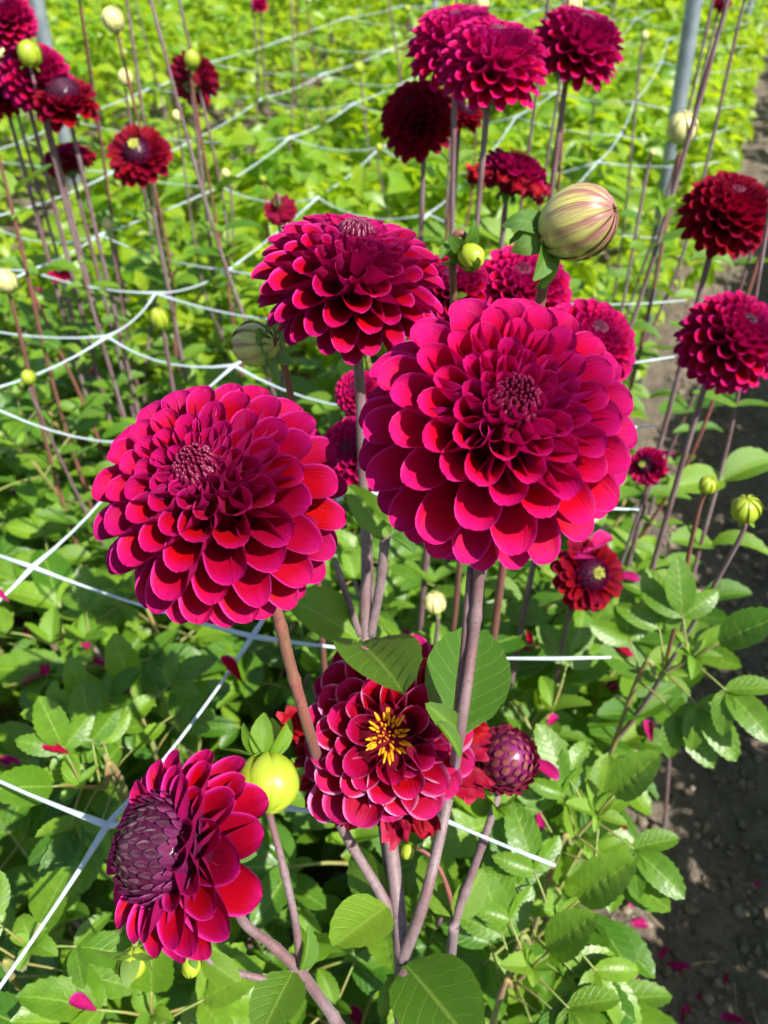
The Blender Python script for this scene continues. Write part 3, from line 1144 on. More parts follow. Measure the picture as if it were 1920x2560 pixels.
POSTS = [
    (*lean_post(1366, 880, 1500, 0, 1.75), 0.0165, 'tall grey steel post at the edge of the bare path'),
    (*lean_post(246, 800, 78, 0, 1.8), 0.016, 'tall grey steel post among the dark red dahlias'),
    (Vector((-1.50, 4.4, 0)), Vector((0.0, 0.0, 1.35)), 0.016, 'distant grey steel post on the side of the bed away from the path'),
    (Vector((-1.52, 7.2, 0)), Vector((0.02, 0.0, 1.35)), 0.018, 'farthest grey steel post along the side of the bed away from the path'),
    (Vector((-0.02, 5.2, 0)), Vector((0.0, 0.0, 1.25)), 0.016, 'distant grey steel post further along the bare path')]
for base, up_, rad, lab in POSTS:
    t_ = thing('support_post', base, lab, 'post', 'steel net posts')
    V, F, A = tube([up_ * k for k in (-0.03, 0.25, 0.5, 0.75, 1.0)], [rad] * 5, 14)
    put('pole', mesh('pole', V, F, A, ('steel',)), t_, Matrix.Identity(4))
    V, F, A = tube([up_ * 1.0, up_ * 1.012], [rad * 1.12, rad * 1.05], 14)
    put('cap', mesh('cap', V, F, A, ('steel',)), t_, Matrix.Identity(4))

# ------------------------------------------------------------------ the support net
NZ = CAM.z - 0.42
XS = [0.42 * q for q in (0.03, -0.55, -1.05, -1.56, -2.06, -2.65, -3.5)]
YS = [0.42 * (-0.02 + 0.385 * k) for k in (0, 1, 2, 3, 4, 5, 6, 8, 10, 12, 14, 17, 20, 24, 28)]
rn = random.Random(5)
NODE = {}
for i, x in enumerate(XS):
    for k, y in enumerate(YS):
        jx = rn.gauss(0, 0.010)
        jy = rn.gauss(0, 0.012)
        jz = rn.gauss(0, 0.012)
        if i == 0:
            y = y + 0.42 * 0.18
        if k < 6:
            jx *= 0.5
            jy *= 0.5
            jz *= 0.4
        NODE[i, k] = Vector((x + jx, y + jy, NZ + jz + 0.012 * math.sin(k * 0.7)))
for key, px in {(2, 2): (70, 1225), (1, 2): (545, 1375), (1, 1): (232, 1783), (0, 1): (1200, 1870), (0, 2): (1320, 1420), (2, 4): (505, 790), (3, 4): (232, 727)}.items():
    NODE[key] = onz(px[0], px[1], NZ)
net = thing('support_net', (XS[0], YS[0], NZ), 'white plastic square mesh net stretched flat over the dahlia bed', 'net')
nb = Vector((XS[0], YS[0], NZ))


def strand(nodes, sag, name='net_strand', rad=0.0011):
    pts, rr = [], []
    n = 7
    for a, b in zip(nodes[:-1], nodes[1:]):
        sg = sag * rn.uniform(0.2, 1.5)
        sd = rn.gauss(0, sag * 0.35)
        side = (b - a).cross(Vector((0, 0, 1))).normalized()
        for k in range(n):
            s = k / n
            h = 4 * s * (1 - s)
            pts.append(a.lerp(b, s) - Vector((0, 0, sg * h)) + side * sd * h - nb)
            rr.append(rad * (2.1 if k == 0 else (1.35 if k in (1, n - 1) else 1.0)))
    pts.append(nodes[-1] - nb)
    rr.append(rad * 0.8)
    rr[0] = rad * 0.8
    V, F, A = tube(pts, rr, 7)
    return put(name, mesh('net_strand', V, F, A, ('net',)), net, Matrix.Identity(4))


for i in range(1, len(XS)):
    strand([NODE[i, k] for k in range(len(YS))], 0.007)
for k in range(len(YS)):
    row = [NODE[i, k] for i in range(len(XS))]
    if k == 1:
        # pushed aside by the thick stems
        row[1:1] = [onz(930, 1758, NZ), onz(600, 1742, NZ)]
    strand(row, 0.016 if k != 1 else 0.004, rad=0.0011 if k < 6 else 0.0008)

# ================================================================== THE DAHLIAS
GRD = lambda p: Vector((p.x, p.y, float(ground_z(p.x, p.y)) - 0.02))


def toward(p, q, k):
    return Vector(p).lerp(Vector(q), k)


# --- F1: the largest open bloom
J = P(868, 2075, 0.505)
c1 = P(1068, 938, 0.295)
a1 = caxis(0.10, 0.30, 0.95)
R1 = 0.0525
g1 = GRD(J + Vector((0.0, 0.05, 0)))
d1 = thing('dahlia', g1, 'largest open crimson dahlia with magenta rimmed petals, its centre facing out', 'flower')
bloom(d1, g1, c1, a1, R1, m='petal_magenta', seed=1, spin=0.4, rim=0.7)
p0 = fwd(c1, a1, -0.30 * R1)
stem_part(d1, g1, [p0, P(1036, 1215, 0.345), P(1022, 1380, 0.362), P(992, 1590, 0.378), P(975, 1690, 0.462), P(950, 1810, 0.472), P(915, 1950, 0.478), J], [0.0032, 0.0030, 0.0030, 0.0032, 0.0034, 0.0036, 0.0037, 0.0040], 'stem', 12, 7)
stem_part(d1, g1, [P(1018, 1225, 0.352), P(1004, 1400, 0.366), P(984, 1588, 0.382)], [0.0022, 0.0025, 0.0028], 'stem', 10, 6)
leaf_at(d1, g1, P(985, 1585, 0.385), P(1035, 1345, 0.43), caxis(-0.1, 0.25, 0.9), BRACT[2], 0.92)
leaf_at(d1, g1, P(995, 1590, 0.374), P(930, 1520, 0.362), caxis(-0.2, 0.55, 0.75), BRACT[1], 0.85)
leaf_at(d1, g1, P(945, 1560, 0.366), P(1012, 1630, 0.362), caxis(0.1, 0.75, 0.7), BRACT[3], 0.75)

# --- F2: the left big bloom
c2 = P(482, 1088, 0.312)
a2 = caxis(-0.15, 0.46, 0.875)
R2 = 0.0508
g2 = GRD(J + Vector((-0.03, 0.03, 0)))
d2 = thing('dahlia', g2, 'big crimson ball dahlia tilted back, on a red stem above the half open bloom', 'flower')
bloom(d2, g2, c2, a2, R2, seed=2, spin=1.1, flat=0.84, rim=0.55, th1=130)
stem_part(d2, g2, [fwd(c2, a2, -0.30 * R2), P(592, 1305, 0.352), P(625, 1430, 0.368), P(665, 1570, 0.392), P(700, 1690, 0.45)], [0.0030, 0.0031, 0.0032, 0.0032, 0.0033], 'stem_red', 12, 7)
stem_part(d2, g2, [P(698, 1684, 0.448), P(745, 1800, 0.478), P(840, 1965, 0.50), J], [0.0033, 0.0034, 0.0035, 0.0038], 'stem', 12, 7)
leaf_at(d2, g2, P(835, 1958, 0.495), P(722, 2035, 0.462), caxis(-0.1, 0.7, 0.7), BRACT[2], 1.0)
leaf_at(d2, g2, P(845, 1950, 0.50), P(742, 1835, 0.53), caxis(-0.1, 0.2, 0.9), BRACT[0], 1.0)

# --- F3: the dark upper bloom seen from the side
c3 = P(757, 622, 0.400)
a3 = caxis(0.13, 0.80, 0.58)
R3 = 0.0485
g3 = GRD(J + Vector((0.02, 0.08, 0)))
d3 = thing('dahlia', g3, 'deep crimson ball dahlia seen side on, with pale pointed florets on its top', 'flower')
bloom(d3, g3, c3, a3, R3, seed=3, spin=0.2, flat=0.74, th1=130, rim=0.45)
stem_part(d3, g3, [fwd(c3, a3, -0.30 * R3), P(775, 800, 0.432), P(783, 1000, 0.455), P(791, 1200, 0.478), P(790, 1380, 0.498), P(812, 1600, 0.51), P(832, 1790, 0.508), P(856, 1960, 0.507), P(870, 2080, 0.513), P(876, 2225, 0.56), g3], [0.0033, 0.0033, 0.0033, 0.0036, 0.0042, 0.0046, 0.0048, 0.0050, 0.0056, 0.0058, 0.007], 'stem', 12, 6)
stem_part(d3, g3, [P(845, 1120, 0.462), P(832, 1170, 0.468), P(820, 1270, 0.482), P(800, 1372, 0.497)], [0.0026, 0.0034, 0.0034, 0.0036], 'stem', 10, 6)
stem_part(d3, g3, [P(725, 1215, 0.47), P(750, 1290, 0.48), P(776, 1372, 0.497)], [0.0023, 0.0025, 0.0028], 'stem', 10, 6)
leaf_at(d3, g3, P(778, 1385, 0.496), P(630, 1278, 0.468), caxis(0.05, 0.6, 0.75), BRACT[0], 1.1)
leaf_at(d3, g3, P(772, 1388, 0.440), P(872, 1462, 0.343), caxis(0.12, 0.75, 0.65), BRACT[2], 0.62)
leaf_at(d3, g3, P(840, 1155, 0.462), P(752, 1050, 0.452), caxis(-0.3, 0.4, 0.85), BRACT[0], 1.0)
leaf_at(d3, g3, P(845, 1160, 0.462), P(900, 1178, 0.452), caxis(0.2, 0.7, 0.6), BRACT[1], 1.1)
young_tip(d3, g3, P(842, 1125, 0.460), caxis(0, 0.9, 0.4), 0.014, 5, 5)

# --- F4: the aged bloom with a yellow centre
c4 = P(835, 1590, 0.432)
a4 = caxis(0.02, 0.28, 0.95)
R4 = 0.050
g4 = GRD(J + Vector((0.04, 0.02, 0)))
d4 = thing('dahlia', g4, 'ageing dahlia with a yellow stamen centre, pale petal rims and withered lower petals', 'flower')
bloom(d4, g4, c4, a4, R4, 'open', 'petal_aged', seed=4, spin=0.9, flat=0.72)
stem_part(d4, g4, [fwd(c4, a4, -0.30 * R4), P(838, 1700, 0.475), P(842, 1800, 0.492), P(860, 1960, 0.500), P(872, 2085, 0.508), P(882, 2225, 0.55), g4], [0.004, 0.0045, 0.0048, 0.005, 0.0052, 0.0056, 0.006], 'stem', 12, 6)
leaf_at(d4, g4, P(878, 2085, 0.498), P(1030, 2262, 0.450), caxis(-0.05, 0.75, 0.65), BRACT[2], 1.0)
leaf_at(d4, g4, P(878, 2100, 0.505), P(815, 2190, 0.50), caxis(-0.4, 0.7, 0.5), BRACT[0], 0.9)

# --- F5: half open bloom turned to the side with a purple dome, on the forked stem with a green bud
c5 = P(412, 1836, 0.405)
a5 = caxis(-0.72, 0.32, 0.62)
R5 = 0.0470
K = P(640, 2090, 0.465)
g5 = GRD(P(830, 2370, 0.66))
d5 = thing('dahlia', g5, 'half open sideways dahlia with purple scaly dome, forked stem carrying a yellow green bud', 'flower')
bloom(d5, g5, c5, a5, R5, 'dome', 'petal', seed=5, spin=0.3, flat=0.80)
stem_part(d5, g5, [fwd(c5, a5, -0.30 * R5), P(520, 1982, 0.438), P(580, 2035, 0.452), K, P(688, 2152, 0.488), P(735, 2220, 0.515), P(800, 2330, 0.58), g5], [0.0028, 0.0027, 0.0028, 0.0033, 0.0035, 0.0036, 0.004, 0.005], 'stem', 12, 7)
cb3 = P(575, 1692, 0.405)
ab3 = caxis(0.05, -0.80, 0.50)
bud(d5, g5, cb3, ab3, 0.0150, 'bud_green', 9, 3, 7, 1.5, 0.86, True, reflex=-0.9)
stem_part(d5, g5, [fwd(cb3, ab3, -0.012), P(578, 1735, 0.424), P(606, 1850, 0.435), P(636, 1980, 0.45), P(650, 2085, 0.464)], [0.0022, 0.0022, 0.0023, 0.0024, 0.0028], 'stem', 10, 7)
stem_part(d5, g5, [K, P(600, 2118, 0.462), P(540, 2108, 0.455), P(475, 2090, 0.450), P(415, 2050, 0.452)], [0.0026, 0.0022, 0.0020, 0.0018, 0.0014], 'stem', 10, 7)
leaf_at(d5, g5, P(650, 2095, 0.462), P(682, 2010, 0.452), caxis(0.7, 0.2, 0.7), BRACT[1], 0.9)
leaf_at(d5, g5, P(632, 2100, 0.462), P(560, 2235, 0.440), caxis(-0.1, 0.75, 0.65), BRACT[2], 1.1)
leaf_at(d5, g5, P(655, 2085, 0.467), P(685, 1965, 0.50), caxis(0.2, 0.3, 0.9), BRACT_Y[1], 1.2)
leaf_at(d5, g5, P(440, 2070, 0.452), P(515, 2120, 0.44), caxis(0.1, 0.6, 0.8), BRACT[0], 1.1)
leaf_at(d5, g5, P(430, 2060, 0.455), P(420, 1985, 0.47), caxis(0.1, 0.4, 0.9), BRACT[0], 1.1)
cb = P(412, 2085, 0.448)
bud(d5, g5, cb, caxis(0.1, -0.9, 0.3), 0.0042, 'bud_green', 7, 6, 5, 2.0, 1.2, True)
cb = P(285, 2082, 0.442)
stem_part(d5, g5, [P(415, 2050, 0.452), P(350, 2010, 0.452), P(300, 2018, 0.446), P(288, 2068, 0.442)], [0.0016, 0.0016, 0.0019, 0.0018], 'petiole', 8, 6)
bud(d5, g5, cb, caxis(0.0, -0.92, 0.35), 0.0062, 'bud_green', 7, 7, 8, 2.9, 1.0, True, reflex=0.5)

# --- the fat striped bud rising behind the largest bloom
cB1 = P(1248, 482, 0.405)
aB1 = caxis(0.74, 0.12, 0.64)
gB = GRD(P(1130, 900, 0.55))
dB1 = thing('dahlia_bud', gB, 'fat closed bud striped yellow green and purple on a brown stem', 'bud')
bud(dB1, gB, cB1, aB1, 0.0162, 'bud_striped', 12, 2, 9, 1.3, 1.04, reflex=0.2)
pb = fwd(cB1, aB1, -0.0175)
stem_part(dB1, gB, [pb, P(1195, 540, 0.418), P(1180, 590, 0.425), P(1162, 680, 0.435), P(1120, 900, 0.47), P(1085, 1230, 0.60), gB], [0.0030, 0.0029, 0.0030, 0.0031, 0.0034, 0.0036, 0.005], 'stem_red', 12, 7)
leaf_at(dB1, gB, P(1188, 545, 0.417), P(1180, 620, 0.408), caxis(0.3, 0.4, 0.85), BRACT_Y[1], 1.0)
leaf_at(dB1, gB, P(1185, 520, 0.418), P(1105, 492, 0.405), caxis(0.0, 0.85, 0.5), BRACT[1], 0.9)

# --- bud seen from behind with green bracts, beside the upper bloom
cB2 = P(552, 742, 0.470)
aB2 = caxis(-0.70, 0.05, -0.35)
gB2 = GRD(P(660, 1000, 0.62))
dB2 = thing('dahlia_bud', gB2, 'closed green bud half hidden by broad bracts, beside the side on bloom', 'bud')
bud(dB2, gB2, cB2, aB2, 0.0125, 'bud_striped', 9, 5, 7, 1.35, 1.0, reflex=0.6)
stem_part(dB2, gB2, [fwd(cB2, aB2, -0.0125), P(597, 738, 0.472), P(612, 780, 0.478), P(628, 855, 0.49), P(655, 1000, 0.54), P(690, 1300, 0.66), gB2], [0.0024, 0.0023, 0.0024, 0.0026, 0.003, 0.003, 0.004], 'stem_red', 10, 7)

# --- nodding young shoot with green bracts
cY = P(995, 520, 0.46)
gY = GRD(P(985, 900, 0.66))
dY = thing('dahlia_shoot', gY, 'nodding young shoot with folded green bracts behind the side on bloom', 'shoot')
stem_part(dY, gY, [P(1010, 548, 0.462), P(1002, 508, 0.46), P(985, 510, 0.460), P(978, 560, 0.466), P(980, 655, 0.48), P(985, 900, 0.53), P(990, 1250, 0.70), gY], [0.0020, 0.0022, 0.0024, 0.0024, 0.0026, 0.003, 0.003, 0.004], 'stem_red', 10, 7)
bud(dY, gY, P(1016, 556, 0.458), caxis(0.45, -0.75, 0.3), 0.0070, 'bud_green', 7, 9, 7, 2.1, 1.0, False, reflex=0.4)
leaf_at(dY, gY, P(985, 515, 0.458), P(948, 555, 0.452), caxis(-0.2, 0.5, 0.8), BRACT[0], 0.9)
leaf_at(dY, gY, P(980, 650, 0.478), P(1005, 635, 0.47), caxis(0.1, 0.3, 0.9), BRACT_Y[0], 1.2)

# --- red scaly bud
cB4 = P(1095, 1640, 0.470)
aB4 = caxis(0.28, 0.50, 0.80)
gB4 = GRD(P(1000, 1960, 0.62))
dB4 = thing('dahlia_bud', gB4, 'round red scaly bud about to open, low beside the thick mauve stems', 'bud')
bud(dB4, gB4, cB4, aB4, 0.0155, 'bud_red', 9, 4, 8, 0.95, 1.0)
stem_part(dB4, gB4, [fwd(cB4, aB4, -0.0155), P(1075, 1715, 0.485), P(1050, 1800, 0.492), P(1015, 1900, 0.505), P(985, 1985, 0.52), P(972, 2080, 0.545), gB4], [0.0023, 0.0025, 0.0028, 0.0030, 0.0033, 0.0036, 0.005], 'stem', 10, 7)
leaf_at(dB4, gB4, P(985, 1985, 0.518), P(1045, 1880, 0.51), caxis(0.3, 0.4, 0.85), BRACT[2], 0.9)
leaf_at(dB4, gB4, P(980, 1990, 0.518), P(905, 1835, 0.535), caxis(-0.1, 0.4, 0.9), BRACT[0], 0.9)
leaf_at(dB4, gB4, P(1085, 1700, 0.483), P(1035, 1640, 0.475), caxis(-0.3, 0.2, 0.9), BRACT[1], 1.1)
young_tip(dB4, gB4, P(1075, 1745, 0.487), caxis(0.2, 0.8, 0.5), 0.017, 8, 7)
stem_part(dB4, gB4, [P(985, 1985, 0.52), P(960, 1900, 0.505), P(930, 1850, 0.50), P(885, 1825, 0.498)], [0.002, 0.0016, 0.0014, 0.0012], 'stem_red', 8, 5)
bud(dB4, gB4, P(880, 1838, 0.495), caxis(-0.3, -0.6, 0.4), 0.0040, 'bud_green', 7, 12, 5, 1.9, 1.1, True)


# --- blooms further back
def back_dahlia(x, y, d, ax, R, style, m, label, seed, lean=(0, 0), srad=0.0030, cm='ball', flat=0.86, leaves=4, sm='stem', group=None, th1=124):
    c = P(x, y, d)
    a = caxis(*ax)
    gp = GRD(c + Vector((lean[0], lean[1], 0)))
    t_ = thing('dahlia', gp, label, 'flower', group)
    bloom(t_, gp, c, a, R, style, m, seed=seed, spin=seed * 0.7, flat=flat, cm=cm, th1=th1)
    p0 = fwd(c, a, -0.30 * R)
    p1 = p0 - Vector((0, 0, R * 1.1)) - a * R * 0.15
    mid = p1.lerp(gp, 0.45) + Vector((random.gauss(0, 0.008), random.gauss(0, 0.008), 0))
    stem_part(t_, gp, [p0, p1, mid, gp], [srad, srad, srad * 1.15, srad * 1.6], sm, 9, 8)
    r = random.Random(seed)
    for k in range(leaves):
        f = 0.30 + 0.10 * k
        q = p1.lerp(gp, f)
        for s in (-1, 1):
            dv = (RT * s * r.uniform(0.6, 1) + HD * r.uniform(-.6, .6) + Vector((0, 0, r.uniform(0.1, 0.6)))).normalized()
            leaf_at(t_, gp, q, q + dv * r.uniform(0.03, 0.06), Vector((r.gauss(0, .2), r.gauss(0, .2), 1)), BRACT[r.randrange(4)], 1.0)
    return t_


back_dahlia(1120, 640, 0.60, (0.0, 0.55, 0.83), 0.040, 'ball', 'petal_magenta', 'magenta dahlia peeping out between the striped bud stem and the largest bloom', 21)
back_dahlia(1262, 752, 0.56, (0.25, 0.45, 0.85), 0.036, 'ball', 'petal_magenta', 'pink magenta dahlia half hidden behind the right rim of the largest bloom', 22)
back_dahlia(975, 628, 0.58, (-0.1, 0.5, 0.85), 0.030, 'ball', 'petal', 'red dahlia almost hidden between the side on bloom and the nodding shoot', 27)
back_dahlia(775, 985, 0.60, (-0.4, 0.3, 0.85), 0.033, 'ball', 'petal_magenta', 'purple magenta dahlia in the gap between the two largest blooms', 28)
back_dahlia(775, 850, 0.62, (-0.3, 0.4, 0.85), 0.020, 'ball', 'petal_magenta', 'small magenta dahlia under the side on bloom, left of the largest bloom', 29)
back_dahlia(1062, 152, 0.715, (0.08, 0.72, 0.69), 0.0455, 'ball', 'petal_magenta', 'bright magenta ball dahlia pressed against another, above the flattened fading bloom', 23)
back_dahlia(985, 112, 0.80, (-0.1, 0.72, 0.69), 0.0455, 'ball', 'petal_magenta', 'magenta ball dahlia half covered by its bright magenta neighbour, above the dark shaded bloom', 24)
back_dahlia(1242, 112, 0.83, (0.22, 0.68, 0.70), 0.0440, 'ball', 'petal', 'crimson ball dahlia with neat cupped petals standing apart from the magenta pair', 25)
back_dahlia(905, 266, 0.86, (-0.33, 0.40, 0.85), 0.040, 'ball', 'petal_dark', 'ball dahlia with shade put into its dark red petals, just under the magenta pair', 26, cm='ball_dark', flat=0.95)  # darker petals and centre stand in for the shade of its neighbour
back_dahlia(1000, 245, 0.93, (0.3, 0.3, 0.8), 0.024, 'small', 'petal_dark', 'small dark red dahlia tucked under the magenta pair', 30)
t_ = back_dahlia(1105, 385, 0.86, (0.2, 0.75, 0.35), 0.040, 'open', 'petal', 'flattened fading red dahlia with drooping side petals behind the striped bud', 31, flat=0.6)
back_dahlia(1565, 470, 0.81, (0.10, 0.60, 0.79), 0.0430, 'ball', 'petal_dark', 'dark red ball dahlia with mauve florets above another, beside the bare path', 32, flat=0.9)
back_dahlia(1572, 742, 0.71, (0.28, 0.50, 0.80), 0.0440, 'ball', 'petal', 'crimson magenta ball dahlia with a ragged underside, leaning over the bare path', 33, cm='ball_dark', flat=0.92, th1=140)
back_dahlia(1265, 1242, 0.66, (0.28, 0.15, 0.94), 0.0315, 'small', 'petal_dark', 'small flat dark red dahlia with a pale yellow eye', 34, srad=0.0020)
back_dahlia(1400, 1008, 0.80, (-0.4, 0.1, 0.4), 0.020, 'small', 'petal_magenta', 'small fading pink dahlia low by the steel post', 35, srad=0.002)
# the dark red group on the far side of the bed
back_dahlia(78, 172, 1.16, (0.1, 0.45, 0.88), 0.045, 'ball', 'petal', 'dark red ball dahlia just below the steel post, behind a yellow bud', 41)
back_dahlia(143, 228, 1.13, (0.05, 0.62, 0.78), 0.041, 'dome', 'petal_dark', 'dark red dahlia with a brown purple dome under the steel post', 42)
back_dahlia(12, 45, 1.15, (0.1, 0.4, 0.9), 0.036, 'ball', 'petal', 'crimson dahlia beside the top of the steel post', 43)
back_dahlia(-4, 205, 1.20, (-0.2, 0.4, 0.88), 0.036, 'ball', 'petal_dark', 'dark red dahlia at the outer side of the red group, beyond the domed one', 44)
back_dahlia(303, 342, 1.15, (-0.02, 0.25, 0.97), 0.043, 'small', 'petal_dark', 'open dark red dahlia with a pale greenish eye and ruffled petals', 45)
back_dahlia(148, 348, 1.22, (-0.2, 0.75, 0.2), 0.034, 'open', 'petal', 'wilted crimson dahlia seen edge on below the domed one', 46, flat=0.6)
back_dahlia(418, 172, 1.30, (0.1, 0.85, -0.45), 0.038, 'small', 'petal_dark', 'dark red dahlia seen from behind with a yellow bud just above it', 47)
back_dahlia(128, 590, 1.25, (0.2, 0.2, 0.5), 0.017, 'small', 'petal_magenta', 'tiny magenta dahlia low among the bare stems', 48, srad=0.002)
back_dahlia(560, 12, 2.6, (0.0, 0.6, 0.8), 0.026, 'ball', 'petal_magenta', 'tiny distant bright magenta dahlia standing alone', 49)
back_dahlia(605, 452, 0.95, (0.1, -0.3, -0.7), 0.020, 'small', 'petal_dark', 'withered brown red flower head just above the side on bloom', 50, srad=0.002)
back_dahlia(1558, 8, 1.5, (0.1, 0.3, 0.9), 0.016, 'small', 'petal_dark', 'tiny dark red dahlia beside the top of the path side post', 51, srad=0.0025)


# --- stems with buds
def bud_stem(x, y, d, rad, kind, label, seed, ax=(0.1, 0.8, 0.5), srad=0.0026, sm='stem', lean=0.03, young=True, tall=None, name='dahlia_bud', cat='bud', group=None, stretch=1.0, leaves=4):
    r = random.Random(seed)
    c = P(x, y, d)
    a = caxis(*ax)
    if tall is not None:
        k = (tall - c.z)
        c = c + Vector((0, 0, k))
    gp = GRD(c + Vector((r.gauss(0, lean), r.gauss(0, lean), 0)))
    t_ = thing(name, gp, label, cat, group)
    bud(t_, gp, c, a, rad, kind, 8, seed, 6, 0.85, stretch, young)
    p0 = fwd(c, a, -rad * 0.9)
    p1 = p0 - Vector((0, 0, 0.03)) - a * 0.004
    stem_part(t_, gp, [p0, p1, p1.lerp(gp, 0.28) + Vector((r.gauss(0, .010), r.gauss(0, .010), 0)), p1.lerp(gp, 0.55) + Vector((r.gauss(0, .024), r.gauss(0, .024), 0)), gp], [srad * 0.8, srad, srad * 1.2, srad * 1.7], sm, 8, 6)
    if d < 1.5:
        q = p1.lerp(gp, 0.22 + r.uniform(0, 0.15))
        young_tip(t_, gp, q, Vector((r.gauss(0, .4), r.gauss(0, .4), 1)), r.uniform(0.014, 0.026), seed, 5)
    for k in range(leaves):
        q = p1.lerp(gp, 0.26 + (0.22 if leaves < 3 else 0.085) * k)
        for s in (-1, 1):
            dv = (RT * s + HD * r.uniform(-.6, .6) + Vector((0, 0, r.uniform(0.2, 0.8)))).normalized()
            leaf_at(t_, gp, q, q + dv * r.uniform(0.03, 0.065), Vector((r.gauss(0, .2), r.gauss(0, .2), 1)), BRACT[r.randrange(4)], 1.0)
    return t_


BUDS = [
    (65, 116, 1.12, 0.0125, 'bud_green', 'round yellow bud hanging in front of the dark red blooms'),
    (245, 42, 1.22, 0.0130, 'bud_cream', 'cream yellow bud on a bare reddish stem above a lower yellow bud'),
    (272, 168, 1.30, 0.0105, 'bud_cream', 'lower yellow bud beneath the cream bud'),
    (416, 128, 1.26, 0.0105, 'bud_green', 'yellow bud standing just above the dahlia seen from behind'),
    (345, 688, 0.80, 0.0085, 'bud_green', 'small oval yellow green bud over the netting beside the side on bloom'),
    (14, 608, 0.90, 0.0105, 'bud_cream', 'flat cream bud with a red base, low among the bare stems'),
    (488, 374, 1.5, 0.0075, 'bud_cream', 'tiny pale bud over the open net squares'),
    (568, 386, 1.6, 0.0060, 'bud_green', 'tiny yellow green bud over the open net squares'),
    (775, 146, 1.9, 0.0120, 'bud_green', 'yellow bud between the net lines, away from the blooms'),
    (1475, 276, 0.98, 0.0150, 'bud_cream', 'creamy white opening bud in front of the path side steel post'),
    (1236, 12, 1.25, 0.0130, 'bud_cream', 'pale yellow bud just above the crimson ball dahlia'),
    (1042, 10, 1.5, 0.0110, 'bud_cream', 'pale yellow bud above the magenta pair of blooms'),
    (1612, 1100, 0.62, 0.0098, 'bud_green', 'plump yellow green bud hanging over the bare soil'),
    (1530, 1048, 0.64, 0.0066, 'bud_green', 'small yellow bud beside the plumper one over the bare soil'),
    (940, 1302, 0.62, 0.0085, 'bud_cream', 'cream bud under the largest bloom, low in the leaves'),
    (62, 572, 1.15, 0.0060, 'bud_green', 'tiny yellow bud among the bare stems'),
    (1410, 330, 1.05, 0.0040, 'bud_cream', 'tiny bud on a thin stem beside the creamy opening bud'),
]
for k, (x, y, d, rad, kind, lab) in enumerate(BUDS):
    bud_stem(x, y, d, rad, kind, lab, 200 + k, sm='stem_red' if k % 2 else 'stem', srad=0.0024 if d > 0.7 else 0.0021, ax=(random.uniform(-.3, .5), random.uniform(0.3, 0.9), 0.5), stretch=1.25 if k == 4 else 1.0)

# tall stems whose tops stand above the picture or end in small buds
TALL = [(30, 210, 1.25), (208, 120, 1.35), (20, 330, 1.05), (395, 330, 1.3), (455, 480, 1.35), (420, 560, 1.2), (250, 560, 1.25), (380, 560, 1.3), (630, 60, 2.0), (668, 50, 2.2), (825, 90, 2.0), (650, 190, 2.1), (820, 380, 1.6), (968, 400, 1.1), (1520, 90, 1.3), (1590, 80, 1.2), (1000, 330, 1.0), (1170, 260, 0.9), (90, 900, 0.95), (1440, 600, 0.95), (1500, 900, 0.80), (1640, 560, 0.95), (1585, 590, 1.0), (1150, 330, 0.95), (880, 70, 2.3), (545, 100, 2.2), (300, 100, 2.0), (1380, 150, 1.6), (1330, 60, 1.9)]
for k, (x, y, d) in enumerate(TALL):
    r = random.Random(400 + k)
    p = P(x, y, d)
    SW = ('among the dark red blooms', 'thin stems among the red group') if x < 330 else ('rising beside the bare path', 'thin stems by the path') if x > 1350 else ('behind the ball blooms', 'thin stems behind the blooms')
    top = r.uniform(1.02, 1.20) if p.z < 1.0 and k % 3 else p.z + 0.05
    if k % 3:
        top = max(top, p.z + 0.1)
    bud_stem(x, y, d, r.uniform(0.006, 0.010), r.choice(('bud_green', 'bud_cream')), 'thin mauve stem with a small bud, ' + SW[0], 400 + k, srad=r.uniform(0.0017, 0.0026), sm=r.choice(('stem', 'stem', 'stem', 'stem_red')), tall=top, group=SW[1], name='flower_stem', cat='stem', leaves=r.choice((4, 5, 6)), lean=0.075)

# ------------------------------------------------------------------ leafy shoots that stand out in the foreground
SHOOTS = [
    (165, 1700, 0.62, 265, 1690, 'bright young leafy shoot spread flat beside the half open bloom', 0.055, 3),
    (195, 1545, 0.66, 250, 1690, 'pointed yellow green shoot tip above the half open bloom', 0.040, 5),
    (300, 1530, 0.68, 340, 1640, 'broad toothed green shoot beside the white net cord', 0.055, 6),
    (1290, 1760, 0.62, 1200, 1850, 'pale toothed leaves reaching over the bare soil below the fallen petals', 0.055, 7),
    (1205, 1985, 0.60, 1110, 2060, 'bright green toothed leaf cluster low over the dark soil', 0.060, 8),
    (1150, 2090, 0.60, 1080, 2150, 'fresh yellow green tip with toothed leaves beside the thick stems', 0.055, 9),
    (1500, 1420, 0.66, 1370, 1480, 'long green leaf stalk spreading over the path below the yellow buds', 0.06, 10),
    (70, 2040, 0.62, 30, 2120, 'toothed green leaf cluster over dark soil under the white net cord', 0.055, 11),
    (330, 2190, 0.62, 330, 2260, 'broad dark green leaf below the half open bloom', 0.065, 12),
]
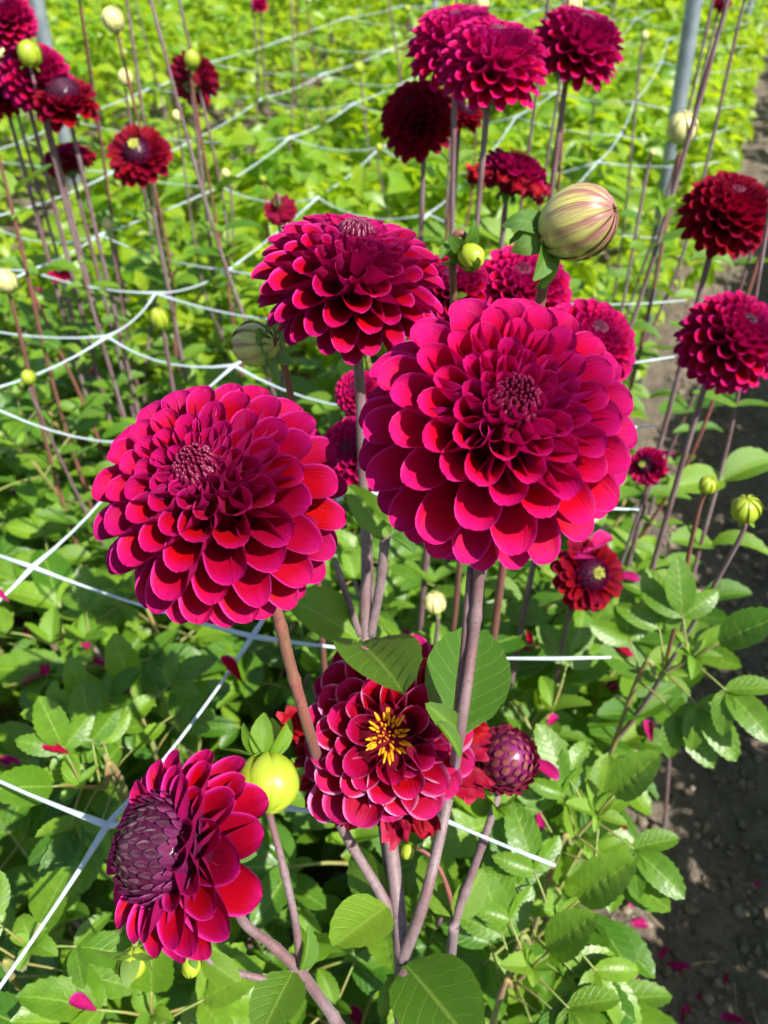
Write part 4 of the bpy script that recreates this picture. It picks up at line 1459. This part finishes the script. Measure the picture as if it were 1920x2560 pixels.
for (x, y, d, x2, y2, lab, sz, sd) in SHOOTS:
    r = random.Random(sd)
    tipp = P(x, y, d)
    low = P(x2, y2, d + 0.03)
    gp = GRD(low)
    t_ = thing('leafy_shoot', gp, lab, 'shoot')
    stem_part(t_, gp, [tipp, tipp.lerp(low, 0.55) - Vector((0, 0, 0.005)), low - Vector((0, 0, 0.02)), gp], [0.0014, 0.0020, 0.0025, 0.0035], 'stem_green', 8, 6)
    view = (CAM - tipp).normalized()
    dirn = (tipp - low).normalized()
    side = dirn.cross(view).normalized()
    for k in range(3):
        for s in (-1, 1):
            q = tipp.lerp(low, 0.12 + 0.38 * k)
            dv = (side * s + dirn * r.uniform(0.1, 0.7) + Vector((0, 0, r.uniform(-0.1, 0.4)))).normalized()
            put('leaf', LEAVES[(1, 2, 3, 6)[r.randrange(4)]], t_, trs(q - gp, frame_y(dv, view * 0.5 + Vector((0, 0, 1))), (sz / 0.075 * 0.68,) * 3))
    put('leaf', LEAVES[0], t_, trs(tipp - gp, frame_y(dirn + Vector((0, 0, 0.1)), view + Vector((0, 0, 0.6))), (sz / 0.075 * 0.8,) * 3))
    young_tip(t_, gp, tipp, Vector((0, 0, 1)), 0.022, sd, 5)

# ------------------------------------------------------------------ fallen petals, lying where a sight line meets leaf or soil
bpy.context.view_layer.update()
dg = bpy.context.evaluated_depsgraph_get()
FALL = [petal_mesh('fallen_petal', 3.6, 3.2, 0.1, 0.35, 0.1, 0.55, 0.6, seed=90 + q, m=mm, crumple=cr) for q, (mm, cr) in enumerate((('petal_fallen', 0.05), ('petal_fallen', 0.2), ('petal_aged', 0.1), ('petal_fallen', 0.3)))]
c8 = lambda x, y: ((960 + x / 1.728) / S, (1920 + y / 1.728) / S)
SOILP = [c8(*q) for q in ((1065, 270), (1120, 370), (1080, 455), (1220, 530), (1070, 590), (1205, 800), (1275, 865), (1490, 890), (1375, 990), (1280, 1090), (1175, 990), (1060, 960), (1505, 1090), (1600, 495), (1085, 700), (1250, 545))]
LEAFP = [(45, 1337), (60, 1365), (98, 1448), (72, 1470), (133, 1380), (190, 1400), (225, 1430), (1142, 1382), (1130, 1405), (1345, 1412), (1322, 1470), (1330, 1490), (1402, 1582), (1190, 1562), (1170, 1662), (1165, 1770), (180, 2172), (122, 1622), (5, 1290), (205, 805), (1290, 1180), (1440, 985), (500, 1450), (880, 1370), (650, 1880), (1345, 1790), (85, 628), (1250, 1205), (1350, 1250), (775, 2205), (15, 1650)]
for k, (x, y) in enumerate(SOILP + LEAFP):
    r = random.Random(900 + k)
    d = ray(x, y)
    soil = k < len(SOILP)
    if soil:
        loc = onz(x, y, 0.0)
        loc.z = float(ground_z(loc.x, loc.y)) + 0.003
        nr = Vector((0, 0, 1))
        big = 1.0
    else:
        ok, loc, nr, _, ob, _ = scn.ray_cast(dg, CAM + d * 0.44, d)
        if not ok:
            continue
        if nr.dot(d) > 0:
            nr = -nr
        nr = (nr + Vector((0, 0, 2.2))).normalized()
        loc = loc + nr * 0.002
        big = 0.95
    az = r.uniform(0, 6.28)
    yv = Vector((math.cos(az), math.sin(az), 0))
    yv = yv - nr * yv.dot(nr)
    L = r.uniform(0.018, 0.034) * big
    W = L * r.uniform(0.24, 0.44)
    o = link('fallen_petal', FALL[(0, 1, 0, 3, 0, 2)[r.randrange(6)]], None, trs(loc - yv * L * 0.5, frame_y(yv, nr), (W, L, W)))
    if soil:
        tag(o, 'fallen curled magenta petal lying on the bare dark soil', 'petal', 'fallen petals on the soil')
    else:
        tag(o, 'fallen curled magenta petal caught among the green leaves', 'petal', 'fallen petals caught in the leaves')
